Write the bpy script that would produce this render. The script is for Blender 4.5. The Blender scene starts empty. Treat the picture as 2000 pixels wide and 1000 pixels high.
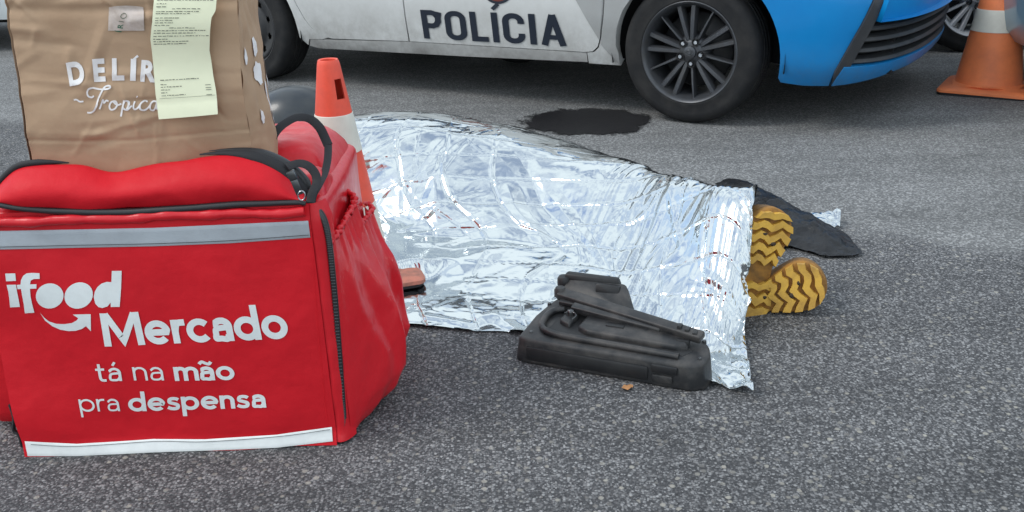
import bpy, bmesh, math, random
import numpy as np
from mathutils import Vector, Matrix, noise as mnoise
from mathutils.geometry import delaunay_2d_cdt
random.seed(7)
S = bpy.context.scene
COL = S.collection

# ------------------------------------------------------------------ camera
F_PX, PITCH, ROLL, CAM_H = 1815.0, math.atan(724 / 1815), .037, .9952
cam_d = bpy.data.cameras.new('camera')
cam_d.sensor_width = 36
cam_d.lens = 36 * F_PX / 2000
cam_d.clip_start = .05
cam_d.clip_end = 1500
cam = bpy.data.objects.new('camera', cam_d)
COL.objects.link(cam)
FW = Vector((0, math.cos(PITCH), -math.sin(PITCH)))
_u = Vector((1, 0, 0)).cross(FW)
RX = math.cos(ROLL) * Vector((1, 0, 0)) - math.sin(ROLL) * _u
UP = math.cos(ROLL) * _u + math.sin(ROLL) * Vector((1, 0, 0))
cam.matrix_world = Matrix.Translation((0, 0, CAM_H)) @ Matrix((RX, UP, -FW)).transposed().to_4x4()
S.camera = cam

def ray(px, py):
    return FW + RX * ((px - 1000) / F_PX) - UP * ((py - 500) / F_PX)

def at(px, py, z=0.):            # the point of the photo on the level z
    d = ray(px, py)
    return Vector((0, 0, CAM_H)) + d * ((z - CAM_H) / d.z)

def aty(px, py, y):              # the point of the photo on an upright plane at distance y
    d = ray(px, py)
    return Vector((0, 0, CAM_H)) + d * (y / d.y)

# ------------------------------------------------------------------ light
SUN_EL, SUN_AZ = math.radians(48), math.radians(-104)     # azimuth from +Y towards +X; high on the left
W = bpy.data.worlds.new('World')
S.world = W
W.use_nodes = True
wn, wl = W.node_tree.nodes, W.node_tree.links
wn.clear()
w_out = wn.new('ShaderNodeOutputWorld')
w_bg = wn.new('ShaderNodeBackground')
w_sky = wn.new('ShaderNodeTexSky')
w_sky.sky_type = 'NISHITA'
w_sky.sun_disc = False
w_sky.sun_elevation = SUN_EL
w_sky.sun_rotation = SUN_AZ
w_sky.dust_density = .4
w_co = wn.new('ShaderNodeTexCoord')
w_no = wn.new('ShaderNodeTexNoise')
w_no.inputs['Scale'].default_value = 2.6
w_no.inputs['Detail'].default_value = 7
w_no.inputs['Roughness'].default_value = .58
w_no.inputs['Distortion'].default_value = .4
w_rp = wn.new('ShaderNodeValToRGB')
w_rp.color_ramp.elements[0].position = .31
w_rp.color_ramp.elements[1].position = .55
w_mx = wn.new('ShaderNodeMixRGB')
w_mx.inputs['Color2'].default_value = (5.75, 6.3, 6.6, 1)
wl.new(w_co.outputs['Generated'], w_no.inputs['Vector'])
wl.new(w_no.outputs['Fac'], w_rp.inputs['Fac'])
wl.new(w_rp.outputs['Color'], w_mx.inputs['Fac'])
wl.new(w_sky.outputs['Color'], w_mx.inputs['Color1'])
wl.new(w_mx.outputs['Color'], w_bg.inputs['Color'])
w_bg.inputs['Strength'].default_value = .122
wl.new(w_bg.outputs['Background'], w_out.inputs['Surface'])

sun_d = bpy.data.lights.new('sun', 'SUN')
sun_d.energy = .8
sun_d.angle = math.radians(20)
sun_d.color = (1, .96, .9)
sun = bpy.data.objects.new('sun', sun_d)
COL.objects.link(sun)
_dir = Vector((math.sin(SUN_AZ) * math.cos(SUN_EL), math.cos(SUN_AZ) * math.cos(SUN_EL), math.sin(SUN_EL)))
sun.rotation_euler = _dir.to_track_quat('Z', 'Y').to_euler()
S.view_settings.view_transform = 'Standard'
S.view_settings.look = 'None'
S.view_settings.exposure = .82
S.view_settings.gamma = 1
S.render.engine = 'CYCLES'
S.cycles.max_bounces = 8
S.render.filter_size = 1.1

# ------------------------------------------------------------------ helpers
def link(name, me, mat=None, parent=None, smooth=True, label=None):
    o = bpy.data.objects.new(name, me)
    COL.objects.link(o)
    if mat is not None and not me.materials:
        me.materials.append(mat)
    if smooth:
        me.polygons.foreach_set('use_smooth', [True] * len(me.polygons))
    if parent is not None:
        o.parent = parent
    if label:
        o['label'] = label
    return o

def tag(o, label, cat, group=None, kind=None):
    o['label'] = label
    o['category'] = cat
    if group:
        o['group'] = group
    if kind:
        o['kind'] = kind
    return o

def thing(name, label, cat, loc=(0, 0, 0), rz=0, group=None):
    o = bpy.data.objects.new(name, None)
    o.empty_display_size = .1
    COL.objects.link(o)
    o.location = loc
    o.rotation_euler = (0, 0, rz)
    return tag(o, label, cat, group)

def mesh(verts, faces, sharp=None):
    me = bpy.data.meshes.new('m')
    me.from_pydata([tuple(v) for v in verts], [], faces)
    me.update()
    if sharp is not None:
        sharpen(me, sharp)
    return me

def sharpen(me, deg=35):
    bm = bmesh.new()
    bm.from_mesh(me)
    a = math.radians(deg)
    for e in bm.edges:
        if len(e.link_faces) == 2 and e.calc_face_angle(0) > a:
            e.smooth = False
    bm.to_mesh(me)
    bm.free()

def bm_mesh(bm, sharp=None):
    me = bpy.data.meshes.new('m')
    bmesh.ops.recalc_face_normals(bm, faces=bm.faces)
    bm.to_mesh(me)
    bm.free()
    if sharp is not None:
        sharpen(me, sharp)
    return me

def grid(P, close_u=False, close_v=False):
    """P: array (n, m, 3) -> mesh"""
    n, m = P.shape[:2]
    f = []
    for i in range(n if close_u else n - 1):
        i2 = (i + 1) % n
        for j in range(m if close_v else m - 1):
            j2 = (j + 1) % m
            f.append((i * m + j, i2 * m + j, i2 * m + j2, i * m + j2))
    return mesh(P.reshape(-1, 3), f)

def rbox(sx, sy, sz, r, n=6, fn=None):
    """rounded box, base centre at origin; fn moves each point"""
    bm = bmesh.new()
    bmesh.ops.create_cube(bm, size=2)
    bmesh.ops.subdivide_edges(bm, edges=bm.edges[:], cuts=n, use_grid_fill=True)
    h = Vector((sx / 2, sy / 2, sz / 2))
    for v in bm.verts:
        c = [math.copysign(abs(q) ** .8, q) for q in v.co]
        p = Vector((c[0] * h.x, c[1] * h.y, c[2] * h.z))
        i = Vector([max(-(h[k] - r), min(h[k] - r, p[k])) for k in range(3)])
        d = p - i
        if d.length > 1e-9:
            # only points whose coordinate lies on the shell move
            p = i + d.normalized() * r if sum(abs(abs(c[k]) - 1) < 1e-6 for k in range(3)) else p
        p.z += h.z
        v.co = fn(p) if fn else p
    return bm_mesh(bm)

def tube(pts, r, seg=8, flat=1., up=None, closed=False, smooth=0):
    """round or flattened rope through pts; r may be a list"""
    pts = [Vector(p) for p in pts]
    if smooth:
        pts = spline(pts, smooth)
    n = len(pts)
    rr = r if isinstance(r, (list, tuple)) else None
    V, prev = [], None
    for i, p in enumerate(pts):
        t = (pts[min(i + 1, n - 1)] - pts[max(i - 1, 0)]).normalized()
        if up is not None:
            a = Vector(up) - t * t.dot(Vector(up))
        elif prev is None:
            a = Vector((0, 0, 1)) if abs(t.z) < .9 else Vector((1, 0, 0))
            a = a - t * t.dot(a)
        else:
            a = prev - t * t.dot(prev)
        a.normalize()
        prev = a
        b = t.cross(a)
        q = r if rr is None else (rr[0] + (rr[-1] - rr[0]) * i / max(1, n - 1) if len(rr) == 2 else rr[i])
        for k in range(seg):
            w = 2 * math.pi * k / seg
            V.append(p + b * (q * math.cos(w)) + a * (q * flat * math.sin(w)))
    f = []
    for i in range(n - 1):
        for k in range(seg):
            k2 = (k + 1) % seg
            f.append((i * seg + k, i * seg + k2, (i + 1) * seg + k2, (i + 1) * seg + k))
    f.append(tuple(range(seg))[::-1])
    f.append(tuple((n - 1) * seg + k for k in range(seg)))
    return V, f

def tube_mesh(*a, **k):
    return mesh(*tube(*a, **k), sharp=60)

def join(parts):
    V, Fc = [], []
    for v, f in parts:
        b = len(V)
        V += [tuple(x) for x in v]
        Fc += [tuple(i + b for i in q) for q in f]
    return V, Fc

def spline(pts, k):
    pts = [Vector(p) for p in pts]
    out = []
    n = len(pts)
    for i in range(n - 1):
        p0, p1, p2, p3 = pts[max(i - 1, 0)], pts[i], pts[i + 1], pts[min(i + 2, n - 1)]
        for j in range(k):
            t = j / k
            out.append(.5 * ((2 * p1) + (p2 - p0) * t + (2 * p0 - 5 * p1 + 4 * p2 - p3) * t * t + (3 * p1 - p0 - 3 * p2 + p3) * t ** 3))
    out.append(pts[-1])
    return out

def lathe(prof, seg=48, axis='z', skip=None):
    """prof: list of (r, h)"""
    V, f = [], []
    for r, h in prof:
        for k in range(seg):
            a = 2 * math.pi * k / seg
            if axis == 'z':
                V.append((r * math.cos(a), r * math.sin(a), h))
            else:
                V.append((r * math.cos(a), h, r * math.sin(a)))
    for i in range(len(prof) - 1):
        for k in range(seg):
            if skip and skip(i, k):
                continue
            k2 = (k + 1) % seg
            f.append((i * seg + k, i * seg + k2, (i + 1) * seg + k2, (i + 1) * seg + k))
    return V, f

def hull(points, bevel=0., seg=2, sharp=40):
    bm = bmesh.new()
    for p in points:
        bm.verts.new(p)
    r = bmesh.ops.convex_hull(bm, input=bm.verts)
    bmesh.ops.delete(bm, geom=[v for v in bm.verts if not v.link_faces], context='VERTS')
    bmesh.ops.dissolve_limit(bm, angle_limit=.03, verts=bm.verts, edges=bm.edges)
    if bevel:
        bmesh.ops.bevel(bm, geom=bm.edges[:], offset=bevel, segments=seg, affect='EDGES', profile=.5, clamp_overlap=True)
    return bm_mesh(bm, sharp)

def box_pts(x0, x1, y0, y1, z0, z1):
    return [(x, y, z) for x in (x0, x1) for y in (y0, y1) for z in (z0, z1)]

def dens(poly, step):
    out = []
    n = len(poly)
    for i in range(n):
        a, b = Vector(poly[i]), Vector(poly[(i + 1) % n])
        k = max(1, int((b - a).length / step))
        out += [a + (b - a) * (j / k) for j in range(k)]
    return out

def inside(poly, p):
    c = False
    n = len(poly)
    for i in range(n):
        a, b = poly[i], poly[i - 1]
        if (a[1] > p[1]) != (b[1] > p[1]) and p[0] < (b[0] - a[0]) * (p[1] - a[1]) / (b[1] - a[1]) + a[0]:
            c = not c
    return c

def panel(poly, fn, step=.05, thick=.0, inward=None):
    """fills a 2-D outline with a mesh and carries it onto fn(u, v) -> 3-D; the rim is turned in by thick"""
    b = dens(poly, step)
    x0, x1 = min(p[0] for p in b), max(p[0] for p in b)
    y0, y1 = min(p[1] for p in b), max(p[1] for p in b)
    pts = [Vector((p[0], p[1])) for p in b]
    bb = [(p[0], p[1]) for p in b]
    x = x0 + step / 2
    while x < x1:
        y = y0 + step / 2
        while y < y1:
            if inside(bb, (x, y)) and min((Vector((x, y)) - q).length_squared for q in pts[:len(b)]) > (step * .4) ** 2:
                pts.append(Vector((x, y)))
            y += step
        x += step
    n = len(b)
    ov, oe, of, *_ = delaunay_2d_cdt(pts, [(i, (i + 1) % n) for i in range(n)], [list(range(n))], 1, 1e-6)
    bm = bmesh.new()
    vs = [bm.verts.new(fn(p[0], p[1])) for p in ov]
    for f in of:
        try:
            bm.faces.new([vs[i] for i in f])
        except ValueError:
            pass
    bmesh.ops.delete(bm, geom=[v for v in bm.verts if not v.link_faces], context='VERTS')
    bmesh.ops.recalc_face_normals(bm, faces=bm.faces)
    if thick:
        c = sum((f.normal.dot(Vector(inward)) * f.calc_area() for f in bm.faces))
        if c > 0:
            bmesh.ops.reverse_faces(bm, faces=bm.faces)
        bm.normal_update()
        nor = {v: v.normal.copy() for v in bm.verts}
        ed = [e for e in bm.edges if e.is_boundary]
        r = bmesh.ops.extrude_edge_only(bm, edges=ed)
        nv = [g for g in r['geom'] if isinstance(g, bmesh.types.BMVert)]
        for v in nv:
            o = [e.other_vert(v) for e in v.link_edges if e.other_vert(v) in nor]
            if o:
                v.co -= nor[o[0]] * thick
        for e in ed:
            e.smooth = False
    me = bpy.data.meshes.new('m')
    bm.to_mesh(me)
    bm.free()
    return me

# numpy noise -------------------------------------------------------
_rng = np.random.RandomState(11)
_perm = _rng.permutation(512)
_val = _rng.rand(512) * 2 - 1
_gx, _gy = np.cos(_rng.rand(512) * 6.283), np.sin(_rng.rand(512) * 6.283)

def gnoise(x, y, seed=0):
    xi, yi = np.floor(x).astype(int), np.floor(y).astype(int)
    xf, yf = x - xi, y - yi
    def g(i, j):
        h = _perm[(_perm[(xi + i + seed * 17) % 512] + yi + j) % 512]
        return _gx[h] * (xf - i) + _gy[h] * (yf - j)
    u, v = xf ** 3 * (xf * (xf * 6 - 15) + 10), yf ** 3 * (yf * (yf * 6 - 15) + 10)
    a = g(0, 0) * (1 - u) + g(1, 0) * u
    b = g(0, 1) * (1 - u) + g(1, 1) * u
    return (a * (1 - v) + b * v) * 1.5

def fbm(x, y, oct=4, seed=0, ridged=False):
    s, a = np.zeros_like(x), 1.
    for o in range(oct):
        n = gnoise(x * 2 ** o, y * 2 ** o, seed + o)
        s += a * ((1 - 2 * np.abs(n)) if ridged else n)
        a *= .5
    return s

def nz(x, y, z=0.):
    return mnoise.noise(Vector((x, y, z)))

# ------------------------------------------------------------------ materials
def mat(name, col, rough=.5, metal=0., coat=0., spec=.5, noise=None, bump=None, sheen=0., rvar=None):
    """noise = (scale, dark colour, amount), bump = list of (scale, strength, distance, detail)"""
    m = bpy.data.materials.new(name)
    m.use_nodes = True
    N, L = m.node_tree.nodes, m.node_tree.links
    p = N['Principled BSDF']
    p.inputs['Base Color'].default_value = (*col, 1)
    p.inputs['Roughness'].default_value = rough
    p.inputs['Metallic'].default_value = metal
    p.inputs['Coat Weight'].default_value = coat
    p.inputs['Coat Roughness'].default_value = .06
    p.inputs['Specular IOR Level'].default_value = spec
    co = N.new('ShaderNodeTexCoord')
    if noise:
        t = N.new('ShaderNodeTexNoise')
        t.inputs['Scale'].default_value = noise[0]
        t.inputs['Detail'].default_value = 8
        t.inputs['Roughness'].default_value = .65
        r = N.new('ShaderNodeMapRange')
        r.inputs['From Min'].default_value = .42
        r.inputs['From Max'].default_value = .72
        r.inputs['To Max'].default_value = noise[2]
        x = N.new('ShaderNodeMixRGB')
        x.inputs['Color1'].default_value = (*col, 1)
        x.inputs['Color2'].default_value = (*noise[1], 1)
        L.new(co.outputs['Object'], t.inputs['Vector'])
        L.new(t.outputs['Fac'], r.inputs['Value'])
        L.new(r.outputs['Result'], x.inputs['Fac'])
        L.new(x.outputs['Color'], p.inputs['Base Color'])
    if rvar:
        t = N.new('ShaderNodeTexNoise')
        t.inputs['Scale'].default_value = rvar[0]
        t.inputs['Detail'].default_value = 5
        r = N.new('ShaderNodeMapRange')
        r.inputs['To Min'].default_value = rvar[1]
        r.inputs['To Max'].default_value = rvar[2]
        L.new(co.outputs['Object'], t.inputs['Vector'])
        L.new(t.outputs['Fac'], r.inputs['Value'])
        L.new(r.outputs['Result'], p.inputs['Roughness'])
    prev = None
    for sc, st, di, de in (bump or []):
        t = N.new('ShaderNodeTexNoise')
        t.inputs['Scale'].default_value = sc
        t.inputs['Detail'].default_value = de
        b = N.new('ShaderNodeBump')
        b.inputs['Strength'].default_value = st
        b.inputs['Distance'].default_value = di
        L.new(co.outputs['Object'], t.inputs['Vector'])
        L.new(t.outputs['Fac'], b.inputs['Height'])
        if prev:
            L.new(prev.outputs['Normal'], b.inputs['Normal'])
        prev = b
    if prev:
        L.new(prev.outputs['Normal'], p.inputs['Normal'])
    return m

M_white = mat('white_car_paint', (.62, .63, .625), .35, coat=.5, noise=(3.5, (.38, .38, .36), .35))
M_grey_decal = mat('grey_vinyl', (.36, .37, .37), .4, coat=.4, noise=(5, (.27, .26, .25), .4))
M_blue = mat('blue_car_paint', (.001, .215, .55), .42, coat=.12, spec=.3, noise=(6, (.003, .165, .47), .45))
M_sill = mat('grimy_sill_paint', (.5, .5, .49), .5, coat=.3, noise=(7, (.2, .19, .18), .7))
M_black_plastic = mat('black_car_plastic', (.03, .032, .036), .5, noise=(14, (.08, .08, .08), .5))
M_under = mat('underbody_black', (.008, .008, .009), .8)
M_rubber = mat('tyre_rubber', (.013, .0135, .015), .75, spec=.3, noise=(9, (.042, .040, .038), .6), bump=[(120, .2, .002, 3)])
M_alloy = mat('grey_alloy', (.075, .08, .09), .4, metal=.5, noise=(18, (.06, .057, .054), .7))
M_steel = mat('black_steel_rim', (.02, .021, .024), .5, noise=(20, (.05, .048, .045), .5))
M_nut = mat('wheel_nut_steel', (.4, .41, .43), .3, metal=1)
M_glass = mat('dark_glass', (.01, .012, .014), .05, spec=.6)
M_navy = mat('navy_lettering', (.012, .018, .032), .4)
M_crest = mat('dark_red_crest', (.17, .03, .02), .4)
M_red = mat('red_coated_fabric', (.63, .012, .022), .55, spec=.2, noise=(6, (.52, .010, .018), .6), rvar=(9, .45, .62),
            bump=[(8, .5, .014, 3), (30, .38, .004, 4), (420, .22, .0006, 1)])
M_red_shiny = mat('red_shiny_fabric', (.64, .012, .022), .35, spec=.45, noise=(7, (.52, .010, .018), .6), rvar=(12, .24, .42),
                  bump=[(10, .35, .015, 3), (28, .3, .006, 4)])
M_reflect = mat('reflective_tape', (.42, .46, .50), .45, metal=.15, noise=(26, (.34, .36, .39), .5), bump=[(55, .2, .002, 4)])
M_reflect_low = mat('pale_reflective_tape', (.82, .85, .84), .45, noise=(22, (.62, .64, .64), .5), bump=[(45, .3, .003, 4)])
M_print = mat('silver_grey_print', (.76, .80, .80), .5, noise=(40, (.62, .65, .65), .5))
M_black_web = mat('black_webbing', (.012, .012, .015), .7, bump=[(300, .4, .001, 2)])
M_zip = mat('zip_teeth_black', (.018, .019, .022), .45)
M_metal = mat('gunmetal_slider', (.12, .125, .13), .3, metal=.9)
M_kraft = mat('kraft_paper', (.455, .305, .195), .75, noise=(7, (.385, .245, .15), .8),
              bump=[(7, .3, .02, 4), (30, .22, .006, 5), (200, .12, .001, 3)])
M_kraft_print = mat('white_bag_print', (.84, .82, .82), .6, noise=(60, (.70, .62, .57), .5))
M_receipt = mat('pale_green_receipt', (.84, .85, .62), .6, noise=(9, (.77, .79, .57), .6), bump=[(12, .25, .01, 3)])
M_ink = mat('faded_ink', (.16, .17, .13), .7)
M_sticker = mat('clear_sticker', (.62, .53, .48), .3, noise=(60, (.42, .33, .27), .7), bump=[(60, .3, .003, 4)])
M_green_ink = mat('dark_green_ink', (.012, .11, .06), .5)
M_orange = mat('cone_orange_red', (.84, .10, .055), .5, noise=(16, (.50, .075, .05), .5), bump=[(60, .15, .002, 3)])
M_orange2 = mat('cone_orange_faded', (.90, .25, .09), .55, noise=(11, (.66, .17, .075), .7), bump=[(60, .15, .002, 3)])
M_cone_white = mat('cone_dirty_white', (.72, .70, .62), .5, noise=(14, (.56, .54, .47), .6))
M_cone_foot = mat('scuffed_cone_foot', (.52, .20, .14), .7, noise=(22, (.22, .12, .09), 1.0), bump=[(70, .3, .003, 4)])
M_cone_dark = mat('cone_foot_rubber', (.016, .016, .018), .7)
M_boot = mat('tan_rubber_sole', (.68, .40, .06), .55, noise=(16, (.30, .16, .045), .8), bump=[(90, .25, .002, 4)])
M_boot_groove = mat('dark_tan_groove', (.36, .17, .03), .7, noise=(30, (.10, .055, .02), 1.0))  # sole face between the lugs, a darker brown than the lugs
M_boot_up = mat('tan_boot_leather', (.27, .14, .04), .6, noise=(20, (.15, .08, .03), .8))
M_tread_dark = mat('dark_tread_brown', (.05, .032, .02), .8)
M_cloth = mat('dark_trousers', (.03, .032, .04), .9)
M_case = mat('black_hard_plastic', (.017, .018, .020), .42, noise=(17, (.085, .078, .072), .9), rvar=(18, .32, .6), bump=[(240, .2, .0012, 3)])
M_case_dark = mat('matt_black_plastic', (.01, .0105, .012), .5, noise=(13, (.03, .03, .03), .6))
M_plastic_sheet = mat('black_plastic_sheet', (.007, .0075, .009), .36, spec=.4, noise=(18, (.022, .023, .026), .6), bump=[(24, .9, .012, 5), (80, .5, .004, 4)])
M_helmet = mat('dark_glossy_shell', (.022, .028, .034), .32, coat=.15, noise=(9, (.05, .055, .06), .5))
M_leaf = mat('dry_leaf', (.45, .22, .09), .7)
M_hub = mat('silver_hubcap', (.50, .52, .55), .4, metal=.3, noise=(9, (.4, .41, .43), .6))
M_silver_blue = mat('bluegrey_car_paint', (.13, .24, .33), .35, coat=.8, noise=(6, (.1, .19, .26), .5))
M_white2 = mat('clean_white_car_paint', (.68, .72, .73), .35, coat=.8, noise=(4, (.6, .63, .64), .4))

def dusty(m, z0, z1, col, amount):
    """road dust that sits low on a car's flank"""
    N, L = m.node_tree.nodes, m.node_tree.links
    p = N['Principled BSDF']
    src = p.inputs['Base Color'].links[0].from_socket
    co = N.new('ShaderNodeTexCoord')
    sx = N.new('ShaderNodeSeparateXYZ')
    L.new(co.outputs['Object'], sx.inputs[0])
    r = N.new('ShaderNodeMapRange')
    r.inputs['From Min'].default_value = z0
    r.inputs['From Max'].default_value = z1
    r.inputs['To Min'].default_value = amount
    r.inputs['To Max'].default_value = 0
    L.new(sx.outputs['Z'], r.inputs['Value'])
    n = N.new('ShaderNodeTexNoise')
    n.inputs['Scale'].default_value = 13
    n.inputs['Detail'].default_value = 9
    n.inputs['Roughness'].default_value = .75
    L.new(co.outputs['Object'], n.inputs['Vector'])
    q = N.new('ShaderNodeMapRange')
    q.inputs['From Min'].default_value = .3
    q.inputs['From Max'].default_value = .7
    L.new(n.outputs['Fac'], q.inputs['Value'])
    k = N.new('ShaderNodeMath')
    k.operation = 'MULTIPLY'
    L.new(r.outputs['Result'], k.inputs[0])
    L.new(q.outputs['Result'], k.inputs[1])
    x = N.new('ShaderNodeMixRGB')
    L.new(k.outputs[0], x.inputs['Fac'])
    L.new(src, x.inputs['Color1'])
    x.inputs['Color2'].default_value = (*col, 1)
    L.new(x.outputs['Color'], p.inputs['Base Color'])
dusty(M_white, .24, .52, (.22, .205, .185), .75)
dusty(M_blue, .20, .40, (.10, .13, .16), .45)
dusty(M_sill, .21, .30, (.12, .11, .10), .8)
dusty(M_grey_decal, .24, .5, (.17, .16, .15), .7)

def foil_material():
    m = bpy.data.materials.new('silver_foil')
    m.use_nodes = True
    N, L = m.node_tree.nodes, m.node_tree.links
    p = N['Principled BSDF']
    p.inputs['Base Color'].default_value = (.61, .65, .665, 1)
    p.inputs['Metallic'].default_value = 1
    p.inputs['Roughness'].default_value = .10
    co = N.new('ShaderNodeTexCoord')
    v = N.new('ShaderNodeTexVoronoi')
    v.feature = 'DISTANCE_TO_EDGE'
    v.inputs['Scale'].default_value = 38
    b2 = N.new('ShaderNodeBump')
    b2.inputs['Strength'].default_value = .05
    b2.inputs['Distance'].default_value = .01
    L.new(co.outputs['Object'], v.inputs['Vector'])
    L.new(v.outputs['Distance'], b2.inputs['Height'])
    L.new(b2.outputs['Normal'], p.inputs['Normal'])
    return m
M_foil = foil_material()

def asphalt_material():
    m = bpy.data.materials.new('asphalt')
    m.use_nodes = True
    N, L = m.node_tree.nodes, m.node_tree.links
    p = N['Principled BSDF']
    p.inputs['Roughness'].default_value = .85
    p.inputs['Specular IOR Level'].default_value = .3
    co = N.new('ShaderNodeTexCoord')
    def math_n(op, a, b=None, clamp=False):
        n = N.new('ShaderNodeMath')
        n.operation = op
        n.use_clamp = clamp
        for i, q in enumerate((a, b)):
            if q is None:
                continue
            if isinstance(q, (int, float)):
                n.inputs[i].default_value = q
            else:
                L.new(q, n.inputs[i])
        return n.outputs[0]
    def rng(v, a, b, c, d):
        n = N.new('ShaderNodeMapRange')
        for k, q in zip(('From Min', 'From Max', 'To Min', 'To Max'), (a, b, c, d)):
            n.inputs[k].default_value = q
        L.new(v, n.inputs['Value'])
        return n.outputs['Result']
    def noise(sc, de=4, ro=.6):
        n = N.new('ShaderNodeTexNoise')
        n.inputs['Scale'].default_value = sc
        n.inputs['Detail'].default_value = de
        n.inputs['Roughness'].default_value = ro
        L.new(co.outputs['Object'], n.inputs['Vector'])
        return n.outputs['Fac']
    def voro(sc):
        n = N.new('ShaderNodeTexVoronoi')
        n.inputs['Scale'].default_value = sc
        n.inputs['Randomness'].default_value = 1
        L.new(co.outputs['Object'], n.inputs['Vector'])
        s = N.new('ShaderNodeSeparateColor')
        L.new(n.outputs['Color'], s.inputs['Color'])
        return n.outputs['Distance'], s.outputs['Red'], s.outputs['Green']
    def mixc(f, a, b):
        n = N.new('ShaderNodeMixRGB')
        for k, q in (('Fac', f), ('Color1', a), ('Color2', b)):
            if isinstance(q, tuple):
                n.inputs[k].default_value = (*q, 1)
            else:
                L.new(q, n.inputs[k])
        return n.outputs['Color']
    # stones: two sizes
    d1, r1, g1 = voro(172)
    d2, r2, g2 = voro(78)
    big = rng(noise(1.3, 5), .3, .7, 0, 1)
    # near (dark, newer) and far (worn, pale) surface: a seam line in the road
    sx = N.new('ShaderNodeSeparateXYZ')
    L.new(co.outputs['Object'], sx.inputs[0])
    a, b = Vector((1.0, 2.602)), Vector((1.417, 2.373))
    nn = Vector((-(b - a).y, (b - a).x)).normalized()
    lin = math_n('ADD', math_n('MULTIPLY', sx.outputs['X'], nn.x), math_n('MULTIPLY', sx.outputs['Y'], nn.y))
    lin = math_n('SUBTRACT', lin, nn.dot(a))
    wob = math_n('MULTIPLY', math_n('SUBTRACT', noise(5, 6), .5), .22)
    far = rng(math_n('ADD', lin, wob), -.05, .07, 0, 1)
    # pale stones
    s1 = math_n('MULTIPLY', rng(r1, .30, .75, 0, 1), rng(d1, .74, .34, 0, 1))
    d3, r3, g3 = voro(265)
    s3 = math_n('MULTIPLY', rng(r3, .45, .7, 0, .8), rng(d3, .7, .4, 0, 1))
    s2 = math_n('MULTIPLY', rng(r2, .86, .92, 0, 1), rng(d2, .50, .34, 0, 1))
    base_near = mixc(rng(noise(210, 3), .3, .7, 0, 1), (.030, .031, .034), (.090, .092, .096))
    st_col = mixc(g1, (.075, .075, .079), (.35, .35, .353))
    near = mixc(s3, base_near, mixc(g3, (.05, .051, .055), (.36, .36, .365)))
    near = mixc(s1, near, st_col)
    near = mixc(s2, near, mixc(g2, (.17, .165, .16), (.34, .325, .29)))
    base_far = mixc(rng(noise(190, 3), .3, .7, 0, 1), (.085, .087, .088), (.19, .192, .193))
    farc = mixc(rng(r1, .45, .6, 0, 1), base_far, mixc(g1, (.17, .172, .172), (.34, .342, .34)))
    c = mixc(far, near, farc)
    streak = N.new('ShaderNodeMapping')
    streak.inputs['Scale'].default_value = (.5, 3.2, 1)
    streak.inputs['Rotation'].default_value = (0, 0, .55)
    L.new(co.outputs['Object'], streak.inputs['Vector'])
    n_s = N.new('ShaderNodeTexNoise')
    n_s.inputs['Scale'].default_value = 2.4
    n_s.inputs['Detail'].default_value = 6
    L.new(streak.outputs[0], n_s.inputs['Vector'])
    wear = math_n('ADD', math_n('MULTIPLY', big, .55), math_n('MULTIPLY', rng(n_s.outputs['Fac'], .3, .7, 0, 1), .45))
    spot = rng(noise(3.7, 3), .66, .74, 1, .62)
    patchy = math_n('MULTIPLY', rng(wear, 0, 1, .66, 1.24), spot)
    mul = N.new('ShaderNodeVectorMath')
    mul.operation = 'SCALE'
    L.new(c, mul.inputs[0])
    L.new(patchy, mul.inputs['Scale'])
    L.new(mul.outputs[0], p.inputs['Base Color'])
    h = math_n('ADD', math_n('MULTIPLY', rng(d1, 0, .8, 1, 0), .6), math_n('MULTIPLY', s2, .7))
    bp = N.new('ShaderNodeBump')
    bp.inputs['Strength'].default_value = .7
    bp.inputs['Distance'].default_value = .004
    L.new(h, bp.inputs['Height'])
    L.new(bp.outputs['Normal'], p.inputs['Normal'])
    return m
M_asphalt = asphalt_material()

# ------------------------------------------------------------------ road
road = link('road', mesh([(-300, -60, 0), (300, -60, 0), (300, 500, 0), (-300, 500, 0)], [(0, 1, 2, 3)]), M_asphalt, smooth=False)
road['kind'] = 'structure'

# ------------------------------------------------------------------ cars
YB_Z = [.12, .20, .24, .30, .45, .62, .80, .94]
YB_Y = [.765, .82, .842, .860, .881, .886, .882, .855]
def yb(z):
    return float(np.interp(z, YB_Z, YB_Y))
PLAN_F = [Vector(p) for p in ((.33, .886), (.46, .880), (.58, .862), (.68, .826), (.765, .765), (.825, .68), (.868, .57), (.902, .42), (.925, .22), (.932, 0))]
PLAN_F = [Vector((p.x if p.x < .58 else .58 + (p.x - .58) * .90, p.y)) for p in PLAN_F]
PLAN_F = spline([p.to_3d() for p in PLAN_F], 8)
PLAN_S = [.33]
for _a, _b in zip(PLAN_F, PLAN_F[1:]):
    PLAN_S.append(PLAN_S[-1] + (_b - _a).length)
S_END = PLAN_S[-1]

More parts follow.
